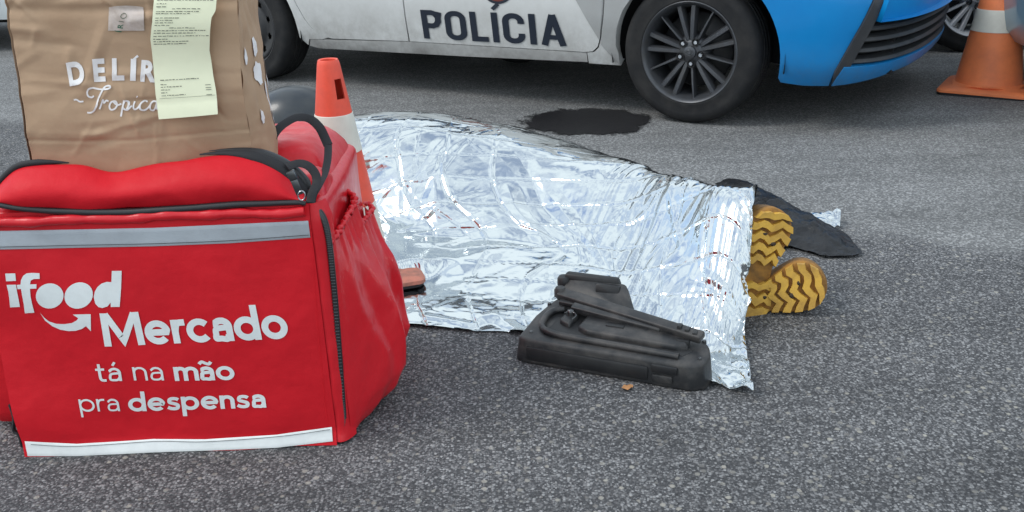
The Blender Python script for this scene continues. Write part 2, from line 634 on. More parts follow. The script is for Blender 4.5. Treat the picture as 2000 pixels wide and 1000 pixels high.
def skin(s, z, side=-1, out=0.):
    """a point of the car's side skin: s runs along the side and round the nose; tail is s < -3.1"""
    if s > S_END:
        return skin(2 * S_END - s, z, -side, out)
    ins = .886 - yb(z) - out
    if s > .33:
        x = float(np.interp(s, PLAN_S, [p.x for p in PLAN_F]))
        y = float(np.interp(s, PLAN_S, [p.y for p in PLAN_F]))
        x2 = float(np.interp(min(s + .01, S_END), PLAN_S, [p.x for p in PLAN_F]))
        y2 = float(np.interp(min(s + .01, S_END), PLAN_S, [p.y for p in PLAN_F]))
        t = Vector((x2 - x, y2 - y))
        if t.length < 1e-6:
            t = Vector((0, -1))
        t.normalize()
        n = Vector((-t.y, t.x))
        k = min(1, (s - .33) / .5)
        ins += k * (max(0, z - .55) * .35 + max(0, .26 - z) * .5)
        x, y = x - n.x * ins, y - n.y * ins
    elif s < -3.1:
        k = (-3.1 - s) / .75
        x = s + .18 * k ** 3
        y = .886 - .33 * max(0, k) ** 2.6 - ins
    else:
        x, y = s, .886 - ins
    return Vector((x, side * y, z))

def arc(cx, cz, r, a0, a1, n=16):
    return [(cx + r * math.cos(math.radians(a0 + (a1 - a0) * i / n)), cz + r * math.sin(math.radians(a0 + (a1 - a0) * i / n))) for i in range(n + 1)]

def wheel(root, x, y, side, alloy=True, detail=True, rim_mat=None):
    """side -1: outer face looks to -y"""
    R = .316
    def P(V):
        return [(v[0], side * v[1], v[2]) for v in V]
    e = bpy.data.objects.new('wheel', None)
    COL.objects.link(e)
    e.parent = root
    e.location = (x, y, R)
    prof = [(.214, -.012), (.222, .004), (.230, .006), (.245, .0), (.268, .007), (.292, .004), (.305, -.006), (.3145, -.026), (.316, -.05)]
    for g in (-.068, -.103, -.138):
        prof += [(.316, g + .007), (.309, g + .004), (.309, g - .004), (.316, g - .007)]
    prof += [(.316, -.16), (.313, -.185), (.30, -.205), (.26, -.212), (.214, -.2)]
    V, f = lathe([(r, h) for r, h in prof], 72, 'y')
    link('tyre', mesh(P(V), f, sharp=50), M_rubber, e)
    # rim barrel
    prof = [(.2165, .0), (.2225, .004), (.219, .007), (.212, .003), (.205, -.012), (.196, -.03), (.19, -.06), (.186, -.12), (.19, -.19)]
    V, f = lathe(prof, 60, 'y')
    rm = rim_mat or (M_alloy if alloy else M_steel)
    rim = link('rim', mesh(P(V), f, sharp=50), rm, e)
    if alloy:
        # hub bowl
        V, f = lathe([(.0, -.022), (.03, -.022), (.046, -.026), (.072, -.042), (.08, -.07), (.078, -.1)], 36, 'y')
        link('hub', mesh(P(V), f, sharp=50), rm, e)
        def spoke(ang, w0, w1, r0=.05, r1=.207, tw=0.):
            a = math.radians(ang)
            ca, sa = math.cos(a), math.sin(a)
            V, n = [], 7
            for i in range(n):
                t = i / (n - 1)
                r = r0 + (r1 - r0) * t
                w = w0 + (w1 - w0) * t
                d = -.028 + .014 * math.sin(t * math.pi * .55) - .004 * t
                off = tw * t
                for (q, dep) in ((-w, d - .012), (-w * .55, d), (w * .55, d), (w, d - .012), (w * .9, d - .04), (-w * .9, d - .04)):
                    q += off
                    V.append((r * ca - q * sa, dep, r * sa + q * ca))
            f = []
            for i in range(n - 1):
                for k in range(6):
                    k2 = (k + 1) % 6
                    f.append((i * 6 + k, i * 6 + k2, (i + 1) * 6 + k2, (i + 1) * 6 + k))
            return P(V), f
        for k in range(5):
            base = 97 + 72 * k
            for da in (-9.5, 9.5):
                link('spoke', mesh(*spoke(base + da, .013, .0155), sharp=35), rm, e)
            link('spoke', mesh(*spoke(base + 36, .008, .005, r0=.062), sharp=35), rm, e)
        # brake disc and drum behind
        V, f = lathe([(.0, -.11), (.16, -.11), (.165, -.12)], 40, 'y')
        link('brake_disc', mesh(P(V), f), M_steel, e)
        V, f = lathe([(.0, -.008), (.02, -.008), (.027, -.011), (.029, -.022)], 28, 'y')
        cap = link('hub_cap', mesh(P(V), f, sharp=50), rm, e)
        em = []
        for rx, rz in ((.017, .012), (.007, .012), (.011, .006)):
            em.append(tube([(rx * math.cos(t * .2618), -.0055 if side < 0 else .0055, rz * math.sin(t * .2618) + (.004 if rx == .011 else 0)) for t in range(25)], .0012, 5))
        if side > 0:
            em = [([(v[0], v[1], v[2]) for v in V], f) for V, f in em]
        else:
            em = [([(v[0], v[1] + .0, v[2]) for v in V], f) for V, f in em]
        eo = link('emblem', mesh(*join(em)), M_metal, cap)
        eo.location = (0, side * -.0 + (.0125 if side < 0 else -.0125), 0)
        for k in range(5):
            a = math.radians(61 + 72 * k)
            V, f = lathe([(0, .0), (.008, .0), (.0095, -.004), (.0095, -.03)], 10, 'y')
            V = [(v[0] + .05 * math.cos(a), v[1] - .014, v[2] + .05 * math.sin(a)) for v in V]
            V2, f2 = lathe([(.0185, -.017), (.0165, -.0165), (.0115, -.026)], 14, 'y')
            V2 = [(v[0] + .05 * math.cos(a), v[1], v[2] + .05 * math.sin(a)) for v in V2]
            n_ = link('wheel_nut', mesh(P(V), f, sharp=40), M_nut, e)
            link('nut_seat', mesh(P(V2), f2), M_under, n_)
    else:
        # pressed steel disc with a ring of round holes
        seg = 120
        prof = [(.204, -.02), (.196, -.012), (.186, -.013), (.172, -.018), (.158, -.022), (.146, -.027), (.134, -.032), (.12, -.026), (.105, -.012), (.09, -.01), (.074, -.02), (.06, -.03), (.05, -.03), (.038, -.012), (.0, -.01)]
        V, f = lathe(prof, seg, 'y', skip=lambda i, k: 3 <= i <= 5 and (k % 12) in (3, 4, 5, 6, 7) and not (i in (3, 5) and (k % 12) in (3, 7)))
        link('rim_disc', mesh(P(V), f), rm, e)
        V, f = lathe([(.0, -.075), (.2, -.075)], 40, 'y')
        link('brake_disc', mesh(P(V), f), M_under, e)
        for k in range(5):
            a = math.radians(20 + 72 * k)
            V, f = lathe([(0, .0), (.009, .0), (.0105, -.004), (.0105, -.03)], 10, 'y')
            V = [(v[0] + .055 * math.cos(a), v[1] - .006, v[2] + .055 * math.sin(a)) for v in V]
            link('wheel_nut', mesh(P(V), f, sharp=40), M_nut, e)
    return e

def hubcap_wheel(root, x, y, side):
    e = wheel(root, x, y, side, alloy=True, rim_mat=M_hub)
    return e

def make_car(name, label, loc, rz, M_side, M_nose, police=False, scale=.97, group=None, wheels='alloy'):
    root = thing(name, label, 'car', loc, rz, group)
    root.scale = (scale,) * 3
    RA = .378
    for side in (-1, 1):
        fn = lambda s, z, sd=side: skin(s, z, sd)
        inw = (0, -side, 0)
        # sill
        poly = [(-.505, .286), (-.505, .242), (-1.2, .226), (-2.2, .212), (-2.26, .225), (-2.235, .262), (-1.54, .284)]
        link('sill', panel(poly, fn, .06, .05, inw), M_sill if police else M_side, root)
        # front door
        poly = [(-.508, .2905), (-.47, .297), (-.445, .318), (-.43, .36), (-.41, .47), (-.40, .62), (-.40, .90), (-1.532, .93), (-1.532, .2885)]
        door = link('door', panel(poly, fn, .06, .03, inw), M_side, root)
        link('handle', hull([Vector((x, side * y, z)) for x in (-1.47, -1.27) for y in (.885, .915) for z in (.80, .835)], .008), M_side, door)
        # rear door
        poly = [(-1.540, .2885), (-1.540, .93), (-2.55, .95), (-2.43, .72), (-2.31, .52), (-2.235, .37), (-2.185, .31), (-2.14, .284), (-2.06, .276)]
        door2 = link('door', panel(poly, fn, .06, .03, inw), M_side, root)
        link('handle', hull([Vector((x, side * y, z)) for x in (-2.42, -2.22) for y in (.885, .915) for z in (.83, .865)], .008), M_side, door2)
        # rear quarter with the wheel arch
        poly = [(-2.268, .228), (-2.243, .2645), (-2.145, .2685), (-2.10, .279), (-2.15, .292), (-2.192, .316), (-2.242, .374), (-2.317, .523), (-2.437, .723), (-2.557, .95), (-2.60, .96), (-3.75, .98), (-3.80, .60), (-3.78, .30), (-3.08, .26)]
        poly += arc(-2.70, .31, RA + .012, 186, -6, 26)
        link('quarter_panel', panel(poly, fn, .06, .05, inw), M_side, root)
        # front wing behind and above the wheel
        poly = [(-.500, .236), (-.500, .288), (-.465, .292), (-.438, .316), (-.422, .36), (-.403, .47), (-.393, .62), (-.393, .90), (.19, .80)]
        poly += arc(.025, .312, RA, 52, 191, 22)
        poly += [(-.335, .236)]
        link('wing', panel(poly, fn, .05, .05, inw), M_side, root)
        if side < 0 or True:
            # bumper: from the arch round to the middle of the nose
            top = [(s, .70 - .02 * (s - .55)) for s in np.linspace(.556, S_END, 10)]
            grille_hi = 0
            a_ = arc(.025, .312, RA, -13, 51, 12)
            poly = [(.41, .212), (.5, .196), (.66, .197), (.735, .22), (.735, .30), (.735, .42), (.80, .52), (.86, .60), (.90, .66)] if police else None
            # vent area edges: lower blade, side edge, top
            lowlip = [(s, z) for s, z in zip(np.linspace(.735, S_END, 8), (.222, .222, .225, .232, .24, .246, .25, .25))]
            if police:
                # flank of the bumper, up to the slanting black strip
                flank = a_ + [(.196, .80), (.556, .705), (.80, .68), (.775, .60), (.735, .50), (.69, .40), (.655, .32), (.632, .262), (.622, .197), (.5, .196), (.402, .207)]
                link('bumper', panel(flank, fn, .04, .04, inw), M_nose, root)
                # face above the vent
                SM = 2 * S_END
                face = [(.84, .69), (S_END, .685), (SM - .84, .69), (SM - .815, .61), (SM - .795, .54), (SM - .775, .47), (S_END, .473), (.775, .470), (.795, .54), (.815, .61)]
                if side < 0:
                  link('bumper', panel(face, fn, .04, .04, inw), M_nose, root)
                # blue blade under the vent
                blade = [(.668, .287), (.80, .288), (1.0, .292), (S_END, .297)]
                blade += [(SM - a, b) for a, b in blade[:3][::-1]] + [(SM - a, b) for a, b in ((.648, .245), (.632, .200), (.7, .205), (.8, .214), (1.0, .232))] + [(S_END, .25), (1.0, .232), (.8, .214), (.7, .205), (.632, .200), (.648, .245)]
                if side < 0:
                  link('bumper_lip', panel(blade, lambda s, z, sd=side: skin(s, z, sd, .018), .04, .05, inw), M_nose, root)
                # slanting strip, proud of the paint
                strip = [(.80, .68), (.84, .69), (.815, .60), (.775, .48), (.735, .385), (.70, .30), (.672, .235), (.632, .205), (.634, .262), (.657, .32), (.692, .40), (.737, .50), (.777, .60)]
                link('bumper_strip', panel(strip, lambda s, z, sd=side: skin(s, z, sd, .014), .03, .04, inw), M_black_plastic, root)
                # recess and its slats
                rec = [(.68, .28), (.80, .48), (SM - .80, .48), (SM - .68, .28)]
                if side < 0:
                  link('vent_recess', panel(rec, lambda s, z, sd=side: skin(s, z, sd, -.06), .05), M_under, root)
                for k, (z0, z1, s0) in enumerate(((.298, .328, .682), (.342, .372, .700), (.386, .416, .722), (.430, .460, .745)) if side < 0 else ()):
                    nseg = 34
                    V = []
                    for i in range(nseg + 1):
                        s = s0 + (SM - 2 * s0) * i / nseg
                        V += [skin(s, z0, side, .004), skin(s, z0 + .006, side, .013), skin(s, z1 - .012, side, .002), skin(s, z1, side, -.035), skin(s, z0 + .002, side, -.035)]
                    f = []
                    for i in range(nseg):
                        for j in range(5):
                            j2 = (j + 1) % 5
                            f.append((i * 5 + j, i * 5 + j2, (i + 1) * 5 + j2, (i + 1) * 5 + j))
                    link('slat', mesh(V, f, sharp=30), M_black_plastic, root)
            else:
                nose = a_ + [(.196, .80), (.556, .705)] + [(s, .69) for s in np.linspace(.8, S_END, 6)] + [(S_END, .22), (1.1, .22), (.8, .20), (.5, .196), (.412, .205)]
                link('bumper', panel(nose, fn, .05, .04, inw), M_nose, root)
        # wheel arch liners
        for cx, r in ((.025, RA + .02), (-2.70, RA + .03)):
            V = []
            for y in (.862, .60):
                V += [(cx + r * math.cos(a), side * y, .312 + r * math.sin(a)) for a in np.linspace(math.radians(-9), math.radians(189), 30)]
            f = [(i, i + 1, 31 + i, 30 + i) for i in range(29)]
            f += [tuple(range(30, 60))]
            link('arch_liner', mesh(V, f), M_under, root)
        # side glass
        if police or True:
            g = [(-.62, .95), (-1.18, 1.36), (-2.1, 1.38), (-2.75, 1.16), (-2.8, .97)]
            link('side_window', panel(g, lambda s, z, sd=side: Vector((s, sd * (.868 - (z - .93) * .42), z)), .12, .02, inw), M_glass, root)
    # deck: bonnet, windscreen, roof, boot, as a loft across the car
    prof = [(.87, .655), (.80, .745), (.58, .835), (.1, .93), (-.38, .985), (-.75, 1.19), (-1.15, 1.40), (-1.6, 1.455), (-2.2, 1.44), (-2.65, 1.32), (-3.1, 1.10), (-3.45, 1.07), (-3.68, 1.04), (-3.74, .95)]
    pr = spline([Vector((a, 0, b)) for a, b in prof], 5)
    edge_z = lambda p: min(p.z - .02, .92 if p.x < 0 else max(.66, .80 - .26 * max(0, p.x - .19)))
    rows = []
    for p in pr:
        half = .84 - max(0, p.z - .95) * .46
        if p.x > .3:
            half -= .5 * ((p.x - .3) / .63) ** 3
        if p.x < -3.0:
            half -= .12 * ((-3.0 - p.x) / .74) ** 2
        edge = min(p.z, .93 if p.z > .93 else p.z)
        row = []
        for q in np.linspace(-1, 1, 17):
            crown = (1 - abs(q) ** 3)
            row.append((p.x, q * half, p.z - .05 * (1 - crown)))
        rows.append([(p.x, -.865 if p.x < .3 else -half - .012, edge_z(p))] + row + [(p.x, .865 if p.x < .3 else half + .012, edge_z(p))])
    link('body_shell', grid(np.array(rows)), M_nose if police else M_side, root)
    # windscreens
    for (i0, x0, z0, x1, z1) in ((0, -.46, 1.045, -1.06, 1.37), (1, -3.0, 1.165, -2.62, 1.345)):
        V = [(x0, -.66, z0), (x0, .66, z0), (x1, .56, z1), (x1, -.56, z1)]
        link('windscreen' if i0 == 0 else 'rear_window', hull([(a, b, c) for a, b, c in V] + [(a, b, c - .03) for a, b, c in V], .004), M_glass, root)
    # underbody
    link('underbody', mesh(*join([
        (box_pts(-2.28, -.42, -.80, .80, .225, .50), BOXF), (box_pts(-2.22, -.50, -.55, .55, .18, .40), BOXF), (box_pts(.42, .80, -.6, .6, .23, .6), BOXF),
        (box_pts(-3.55, -3.1, -.72, .72, .28, .7), BOXF), (box_pts(-3.6, .8, -.58, .58, .25, .62), BOXF)])), M_under, root, smooth=False)
    V = [skin(s, .45, sd, -.12) for sd in (-1, 1) for s in (-3.6,)]
    link('rear_panel', hull([(-3.70, y, z) for y in (-.5, .5) for z in (.32, .95)] + [(-3.55, y, z) for y in (-.62, .62) for z in (.32, .95)], .02), M_side, root)
    for sd in (-1, 1):
        if police:
            wheel(root, 0, sd * .865, sd * -1 * -1 if False else (1 if sd < 0 else -1) * -1 if False else (-sd) * -1 if False else _ws(sd), True)
            wheel(root, -2.70, sd * .865, _ws(sd), False)
        else:
            wheel(root, 0, sd * .855, _ws(sd), True, rim_mat=M_hub)
            wheel(root, -2.70, sd * .855, _ws(sd), True, rim_mat=M_hub)
    return root

def _ws(sd):
    return sd           # lathe heights grow outwards along +y * side

BOXF = [(0, 1, 3, 2), (4, 6, 7, 5), (0, 4, 5, 1), (2, 3, 7, 6), (0, 2, 6, 4), (1, 5, 7, 3)]

YAW = .5569
K = .97
A = Vector((.78182, 3.979522, 0))
n_out = Vector((-math.sin(YAW), -math.cos(YAW), 0))
car_loc = A - n_out * (.865 * K)
police = make_car('police_car', 'white and blue police car with POLÍCIA lettering on its front door', car_loc, -YAW, M_white, M_blue, police=True)

# lettering on the door: strokes laid on the door skin
def ribbon(pts, w, closed=False):
    pts = [Vector((p[0], p[1])) for p in pts]
    n = len(pts)
    L_, R_ = [], []
    for i in range(n):
        if closed:
            a, b = pts[i - 1], pts[(i + 1) % n]
        else:
            a, b = pts[max(i - 1, 0)], pts[min(i + 1, n - 1)]
        t = (b - a).normalized()
        nn = Vector((-t.y, t.x))
        k = w / 2
        if 0 < i < n - 1 or closed:
            t1 = (pts[i] - (pts[i - 1])).normalized()
            c = max(.5, abs(t1.dot(t)))
            k /= c
        L_.append(pts[i] + nn * k)
        R_.append(pts[i] - nn * k)
    m = n if closed else n - 1
    return L_ + R_, [(i, (i + 1) % n, n + (i + 1) % n, n + i) for i in range(m)]

def finer(pts, closed, step=.16):
    out = []
    n = len(pts)
    for i in range(n if closed else n - 1):
        a, b = Vector((pts[i][0], pts[i][1])), Vector((pts[(i + 1) % n][0], pts[(i + 1) % n][1]))
        k = max(1, int((b - a).length / step))
        out += [a + (b - a) * (j / k) for j in range(k)]
    return out if closed else out + [Vector((pts[-1][0], pts[-1][1]))]

def stroke_mesh(strokes, fn, step=0):
    """strokes: list of (pts, w, closed); fn(u, v, lift) -> 3-D"""
    parts = []
    for i, (pts, w, c) in enumerate(strokes):
        V, f = ribbon(finer(pts, c, step) if step else pts, w, c)
        parts.append(([fn(v[0], v[1], .0003 * i) for v in V], f))
    return mesh(*join(parts))

def rrect(x0, x1, y0, y1, r, n=6):
    out = []
    for cx, cy, a0 in ((x1 - r, y1 - r, 0), (x0 + r, y1 - r, 90), (x0 + r, y0 + r, 180), (x1 - r, y0 + r, 270)):
        out += [(cx + r * math.cos(math.radians(a0 + 90 * i / n)), cy + r * math.sin(math.radians(a0 + 90 * i / n))) for i in range(n + 1)]
    return out

def police_letters():
    W_ = .172     # stroke in letter units (height 1)
    h = W_ / 2
    G = {}
    G['P'] = ([([(h, 0), (h, 1)], W_, False), ([(h, 1 - h), (.32, 1 - h), (.42, .96 - h), (.485, .86), (.485, .62), (.42, .50), (.32, .46), (h, .46)], W_, False)], .56)
    G['O'] = ([(rrect(h, .60 - h, h, 1 - h, .19), W_, True)], .60)
    G['L'] = ([([(h, 0), (h, 1)], W_, False), ([(h, h), (.47, h)], W_, False)], .47)
    G['I'] = ([([(h, 0), (h, 1)], W_, False)], W_)
    G['Í'] = ([([(h, 0), (h, 1)], W_, False), ([(h - .03, 1.10), (h + .13, 1.28)], .11, False)], W_)
    c = rrect(h, .58 - h, h, 1 - h, .19)
    G['C'] = ([([(.58 - h, .66)] + c[0:7] + c[7:14] + c[14:21] + c[21:28] + [(.58 - h, .34)], W_, False)], .58)
    G['A'] = ([([(h * .9, 0), (.315, .995)], W_ * .98, False), ([(.63 - h * .9, 0), (.315, .995)], W_ * .98, False), ([(.16, .27), (.47, .27)], W_ * .85, False)], .63)
    return G
G = police_letters()
x_pen, total = 0., sum(G[c][1] + .12 for c in 'POLÍCIA') - .12
x0, x1 = -1.432, -.604
for ch in 'POLÍCIA':
    st, w = G[ch]
    H = .146
    def onto(u, v, l, px=x_pen):
        x = x0 + (px + u) / total * (x1 - x0)
        zb = .3095 + (x - x0) * .004
        return skin(x, zb + v * H, -1, .0036 + l)
    link('letter', stroke_mesh(st, onto, .12), M_navy, police)
    x_pen += w + .12
# crest above the lettering, only its lower rim shows
def disc_on(cx, cz, r0, r1, lift, n=40, sq=1.):
    V, f = [], []
    for i in range(n):
        a = 2 * math.pi * i / n
        V.append(skin(cx + r0 * math.cos(a), cz + sq * r0 * math.sin(a), -1, lift))
        V.append(skin(cx + r1 * math.cos(a), cz + sq * r1 * math.sin(a), -1, lift))
    for i in range(n):
        j = (i + 1) % n
        f.append((2 * i, 2 * j, 2 * j + 1, 2 * i + 1))
    return mesh(V, f)
crest = link('crest', disc_on(-.965, .602, 0.0005, .094, .0025), M_crest, police)
link('crest_ring', disc_on(-.965, .602, .092, .104, .0032), M_navy, crest)
# grey slanting livery band, door and wing
band = [(-.585, .60), (-.43, .345), (-.4395, .318), (-.426, .365), (-.409, .47), (-.404, .60)]
link('grey_band', panel([(-.60, .62), (-.432, .352), (-.4275, .37), (-.412, .47), (-.405, .62)], lambda s, z: skin(s, z, -1, .0035), .03), M_grey_decal, police)
link('grey_band', panel([(-.392, .62), (-.401, .47), (-.418, .365), (-.428, .335), (-.34, .24), (-.338, .30), (-.35, .33), (-.345, .40), (-.31, .49), (-.24, .58), (-.2, .62)], lambda s, z: skin(s, z, -1, .0035), .03), M_grey_decal, police)

# other cars in the street, just cut by the frame
make_car('parked_car', 'white car at the far left edge behind the paper bag', (-3.05, 7.60, 0), math.radians(-6), M_white2, M_white2)
make_car('parked_car', 'white car with silver wheel behind the blue bumper and the right cone', (2.765, 6.24, 0), math.radians(-4), M_white2, M_white2)
make_car('parked_car', 'blue-grey car cut off at the right edge behind the cone', at(1985, 48, .40) + Vector((1.16, .22, -.40)), math.radians(172), M_silver_blue, M_silver_blue, scale=1.12)

# ------------------------------------------------------------------ wet stain
def blob(pxs, z, jit, seed, n=8):
    pts = []
    P = [at(x, y, z) for x, y in pxs]
    P = P + [P[0]]
    sp = spline(P, n)[:-1]
    c = sum(sp, Vector()) / len(sp)
    for i, p in enumerate(sp):
        d = (p - c)
        k = 1 + jit * nz(i * .9, seed) + jit * .6 * nz(i * 2.3, seed + 5)
        pts.append(c + d * k)
    return pts
M_wet = mat('wet_asphalt_stain', (.010, .0095, .011), .42, spec=.3, noise=(30, (.026, .025, .027), .7), bump=[(150, .4, .003, 3)])
def ragged(m, cx, cy, rx, ry, rot):
    """the film covers an oval with a broken edge; beyond it the sheet is clear"""
    N, L = m.node_tree.nodes, m.node_tree.links
    p, out = N['Principled BSDF'], N['Material Output']
    co = N.new('ShaderNodeTexCoord')
    mp = N.new('ShaderNodeMapping')
    mp.vector_type = 'TEXTURE'
    mp.inputs['Location'].default_value = (cx, cy, 0)
    mp.inputs['Rotation'].default_value = (0, 0, rot)
    mp.inputs['Scale'].default_value = (rx, ry, 1)
    ln = N.new('ShaderNodeVectorMath')
    ln.operation = 'LENGTH'
    L.new(co.outputs['Object'], mp.inputs['Vector'])
    L.new(mp.outputs[0], ln.inputs[0])
    acc = ln.outputs['Value']
    for sc, am in ((7, .75), (40, .28), (130, .16)):
        n = N.new('ShaderNodeTexNoise')
        n.inputs['Scale'].default_value = sc
        n.inputs['Detail'].default_value = 4
        L.new(co.outputs['Object'], n.inputs['Vector'])
        k = N.new('ShaderNodeMath')
        k.operation = 'MULTIPLY_ADD'
        L.new(n.outputs['Fac'], k.inputs[0])
        k.inputs[1].default_value = am
        a = N.new('ShaderNodeMath')
        a.operation = 'ADD'
        k.inputs[2].default_value = -am * .5
        L.new(acc, a.inputs[0])
        L.new(k.outputs[0], a.inputs[1])
        acc = a.outputs[0]
    r = N.new('ShaderNodeMapRange')
    r.inputs['From Min'].default_value = .74
    r.inputs['From Max'].default_value = .86
    L.new(acc, r.inputs['Value'])
    tr = N.new('ShaderNodeBsdfTransparent')
    mx = N.new('ShaderNodeMixShader')
    L.new(r.outputs['Result'], mx.inputs['Fac'])
    L.new(p.outputs['BSDF'], mx.inputs[1])
    L.new(tr.outputs[0], mx.inputs[2])
    L.new(mx.outputs[0], out.inputs['Surface'])
pc = (at(1022, 238) + at(1278, 242)) / 2
pr0, pr1 = at(1022, 238), at(1278, 242)
prot = math.atan2(pr1.y - pr0.y, pr1.x - pr0.x)
prx, pry = (pr1 - pr0).length / 2 * 1.22, .31
ragged(M_wet, pc.x, pc.y + .02, prx, pry, prot)
pv = [(pc.x + math.cos(prot) * a * prx * 1.15 - math.sin(prot) * b * pry * 1.15, pc.y + .02 + math.sin(prot) * a * prx * 1.15 + math.cos(prot) * b * pry * 1.15, .004) for a, b in ((-1, -1), (1, -1), (1, 1), (-1, 1))]
stain = link('wet_stain', mesh(pv, [(0, 1, 2, 3)]), M_wet, smooth=False)
tag(stain, 'dark irregular wet stain on the asphalt beside the front tyre', 'stain')

# ------------------------------------------------------------------ traffic cones
def make_cone(label, loc, rz, H, r_top, r_bot, base, bands, M_or, slot=None, group='traffic cones on the road', M_base=None):
    M_base = M_base or M_or
    root = thing('traffic_cone', label, 'traffic cone', loc, rz, group)
    zb = .035
    def rad(z):
        return r_bot + (r_top - r_bot) * (z - zb) / (H - zb)
    zs = [zb - .005, zb]
    cuts = sorted({z for b in bands for z in b} | ({slot[0], slot[1]} if slot else set()) | {H - .012})
    for z in list(cuts):
        zs.append(z)
    for k in range(1, 14):
        z = zb + (H - .02 - zb) * k / 14
        if min(abs(z - q) for q in zs) > .015:
            zs.append(z)
    zs = sorted(zs)
    prof = [(rad(z), z) for z in zs] + [(r_top * .97, H - .003), (r_top * .9, H), (r_top * .72, H - .002), (r_top * .70, H - .03)]
    def skip(i, k):
        if not slot or i + 1 >= len(zs):
            return False
        return zs[i] >= slot[0] - 1e-4 and zs[i + 1] <= slot[1] + 1e-4 and slot[2] <= k < slot[3]
    V, f = lathe(prof, 64, 'z', skip)
    V2, f2 = lathe([(rad(z) - .004, z) for z in zs], 64, 'z', skip)
    link('body', mesh(*join([(V, f), (V2, f2)]), sharp=50), M_or, root)
    for z0, z1 in bands:
        pr = [(rad(z0) + .0002, z0), (rad(z0) + .0016, z0 + .001)] + [(rad(z) + .0016, z) for z in np.linspace(z0 + .002, z1 - .002, 5)] + [(rad(z1) + .0016, z1 - .001), (rad(z1) + .0002, z1)]
        V, f = lathe(pr, 64)
        link('white_band', mesh(V, f), M_cone_white, root)
    # square foot: a stepped slab with rounded corners
    h = base / 2
    outl = lambda q, r: rrect(-q, q, -q, q, r, 5)
    layers = [(h, .03, .010), (h, .03, .020), (h - .01, .03, .027), (h - .045, .06, .029), (h - .055, .08, .036), (r_bot + .012, r_bot + .0119, .040), (r_bot - .004, r_bot - .0041, .046)]
    V = []
    for q, r, z in layers:
        for p in outl(q, r):
            wob = .006 * nz(p[0] * 9, p[1] * 9, loc[0]) if z < .035 else 0
            V.append((p[0], p[1], z + wob))
    m = len(outl(h, .03))
    f = [(i * m + k, i * m + (k + 1) % m, (i + 1) * m + (k + 1) % m, (i + 1) * m + k) for i in range(len(layers) - 1) for k in range(m)]
    f.append(tuple(range(m))[::-1])
    base_o = link('base', mesh(V, f, sharp=40), M_base, root)
    V = [(p[0], p[1], z) for z in (.001, .0095) for p in outl(h - .004, .03)]
    f = [(k, (k + 1) % m, m + (k + 1) % m, m + k) for k in range(m)] + [tuple(range(m))[::-1], tuple(range(m, 2 * m))]
    link('foot_pad', mesh(V, f, sharp=40), M_cone_dark, root)
    return root

make_cone('red and white cone with a hand slot, standing behind the red bag', (-.452, 2.40, .006), math.radians(17), .592, .0275, .110, .36,
          [(.352, .453), (.10, .208)], M_orange, slot=(.494, .545, 50, 56), M_base=M_cone_foot)
make_cone('faded orange and white cone on the open road beside the blue bumper', (2.315, 4.42, 0), math.radians(-33), .70, .045, .150, .40,
          [(.285, .385), (.47, .56)], M_orange2)

# ------------------------------------------------------------------ foil blanket
ST = [  # stations from feet to head: near edge, ground fold, mid, crest, far shoulder, far edge
    [(.482, 1.648, .003), (.535, 1.955, .035), (.562, 2.035, .16), (.589, 2.10, .282), (.602, 2.17, .27), (.62, 2.30, .13)],
    [(.385, 1.735, .004), (.44, 1.88, .02), (.475, 2.04, .145), (.505, 2.20, .272), (.54, 2.31, .23), (.58, 2.46, .05)],
    [(.24, 1.82, .003), (.29, 2.03, .026), (.325, 2.30, .10), (.365, 2.60, .205), (.42, 2.74, .17), (.48, 2.92, .02)],
    [(.10, 1.93, .003), (.165, 2.33, .040), (.155, 2.55, .098), (.145, 2.79, .210), (.23, 3.08, .168), (.30, 3.25, .01)],
    [(-.007, 1.985, .003), (-.06, 2.47, .040), (-.065, 2.66, .118), (-.067, 2.89, .252), (.02, 3.19, .210), (.11, 3.42, .01)],
    [(-.14, 2.02, .003), (-.27, 2.54, .040), (-.268, 2.71, .138), (-.264, 2.92, .287), (-.18, 3.24, .243), (-.09, 3.50, .01)],
    [(-.269, 2.049, .003), (-.45, 2.66, .040), (-.46, 2.76, .150), (-.471, 2.89, .303), (-.39, 3.22, .258), (-.30, 3.50, .01)],
    [(-.44, 2.08, .003), (-.62, 2.64, .040), (-.63, 2.74, .145), (-.64, 2.86, .290), (-.60, 3.16, .247), (-.55, 3.42, .01)],
    [(-.70, 2.22, .003), (-.80, 2.58, .010), (-.83, 2.69, .12), (-.86, 2.85, .22), (-.88, 2.98, .18), (-.90, 3.22, .01)],
    [(-.98, 2.40, .003), (-1.02, 2.60, .006), (-1.04, 2.70, .02), (-1.07, 2.85, .04), (-1.10, 2.98, .03), (-1.12, 3.15, .005)],
]
def cat(P, t):
    """Catmull-Rom along axis 0 of P at parameters t in 0..1"""
    n = P.shape[0]
    x = t * (n - 1)
    i = np.clip(np.floor(x).astype(int), 0, n - 2)
    f = (x - i)[:, None, None]
    p = lambda k: P[np.clip(i + k, 0, n - 1)]
    p0, p1, p2, p3 = p(-1), p(0), p(1), p(2)
    return .5 * (2 * p1 + (p2 - p0) * f + (2 * p0 - 5 * p1 + 4 * p2 - p3) * f ** 2 + (3 * p1 - p0 - 3 * p2 + p3) * f ** 3)

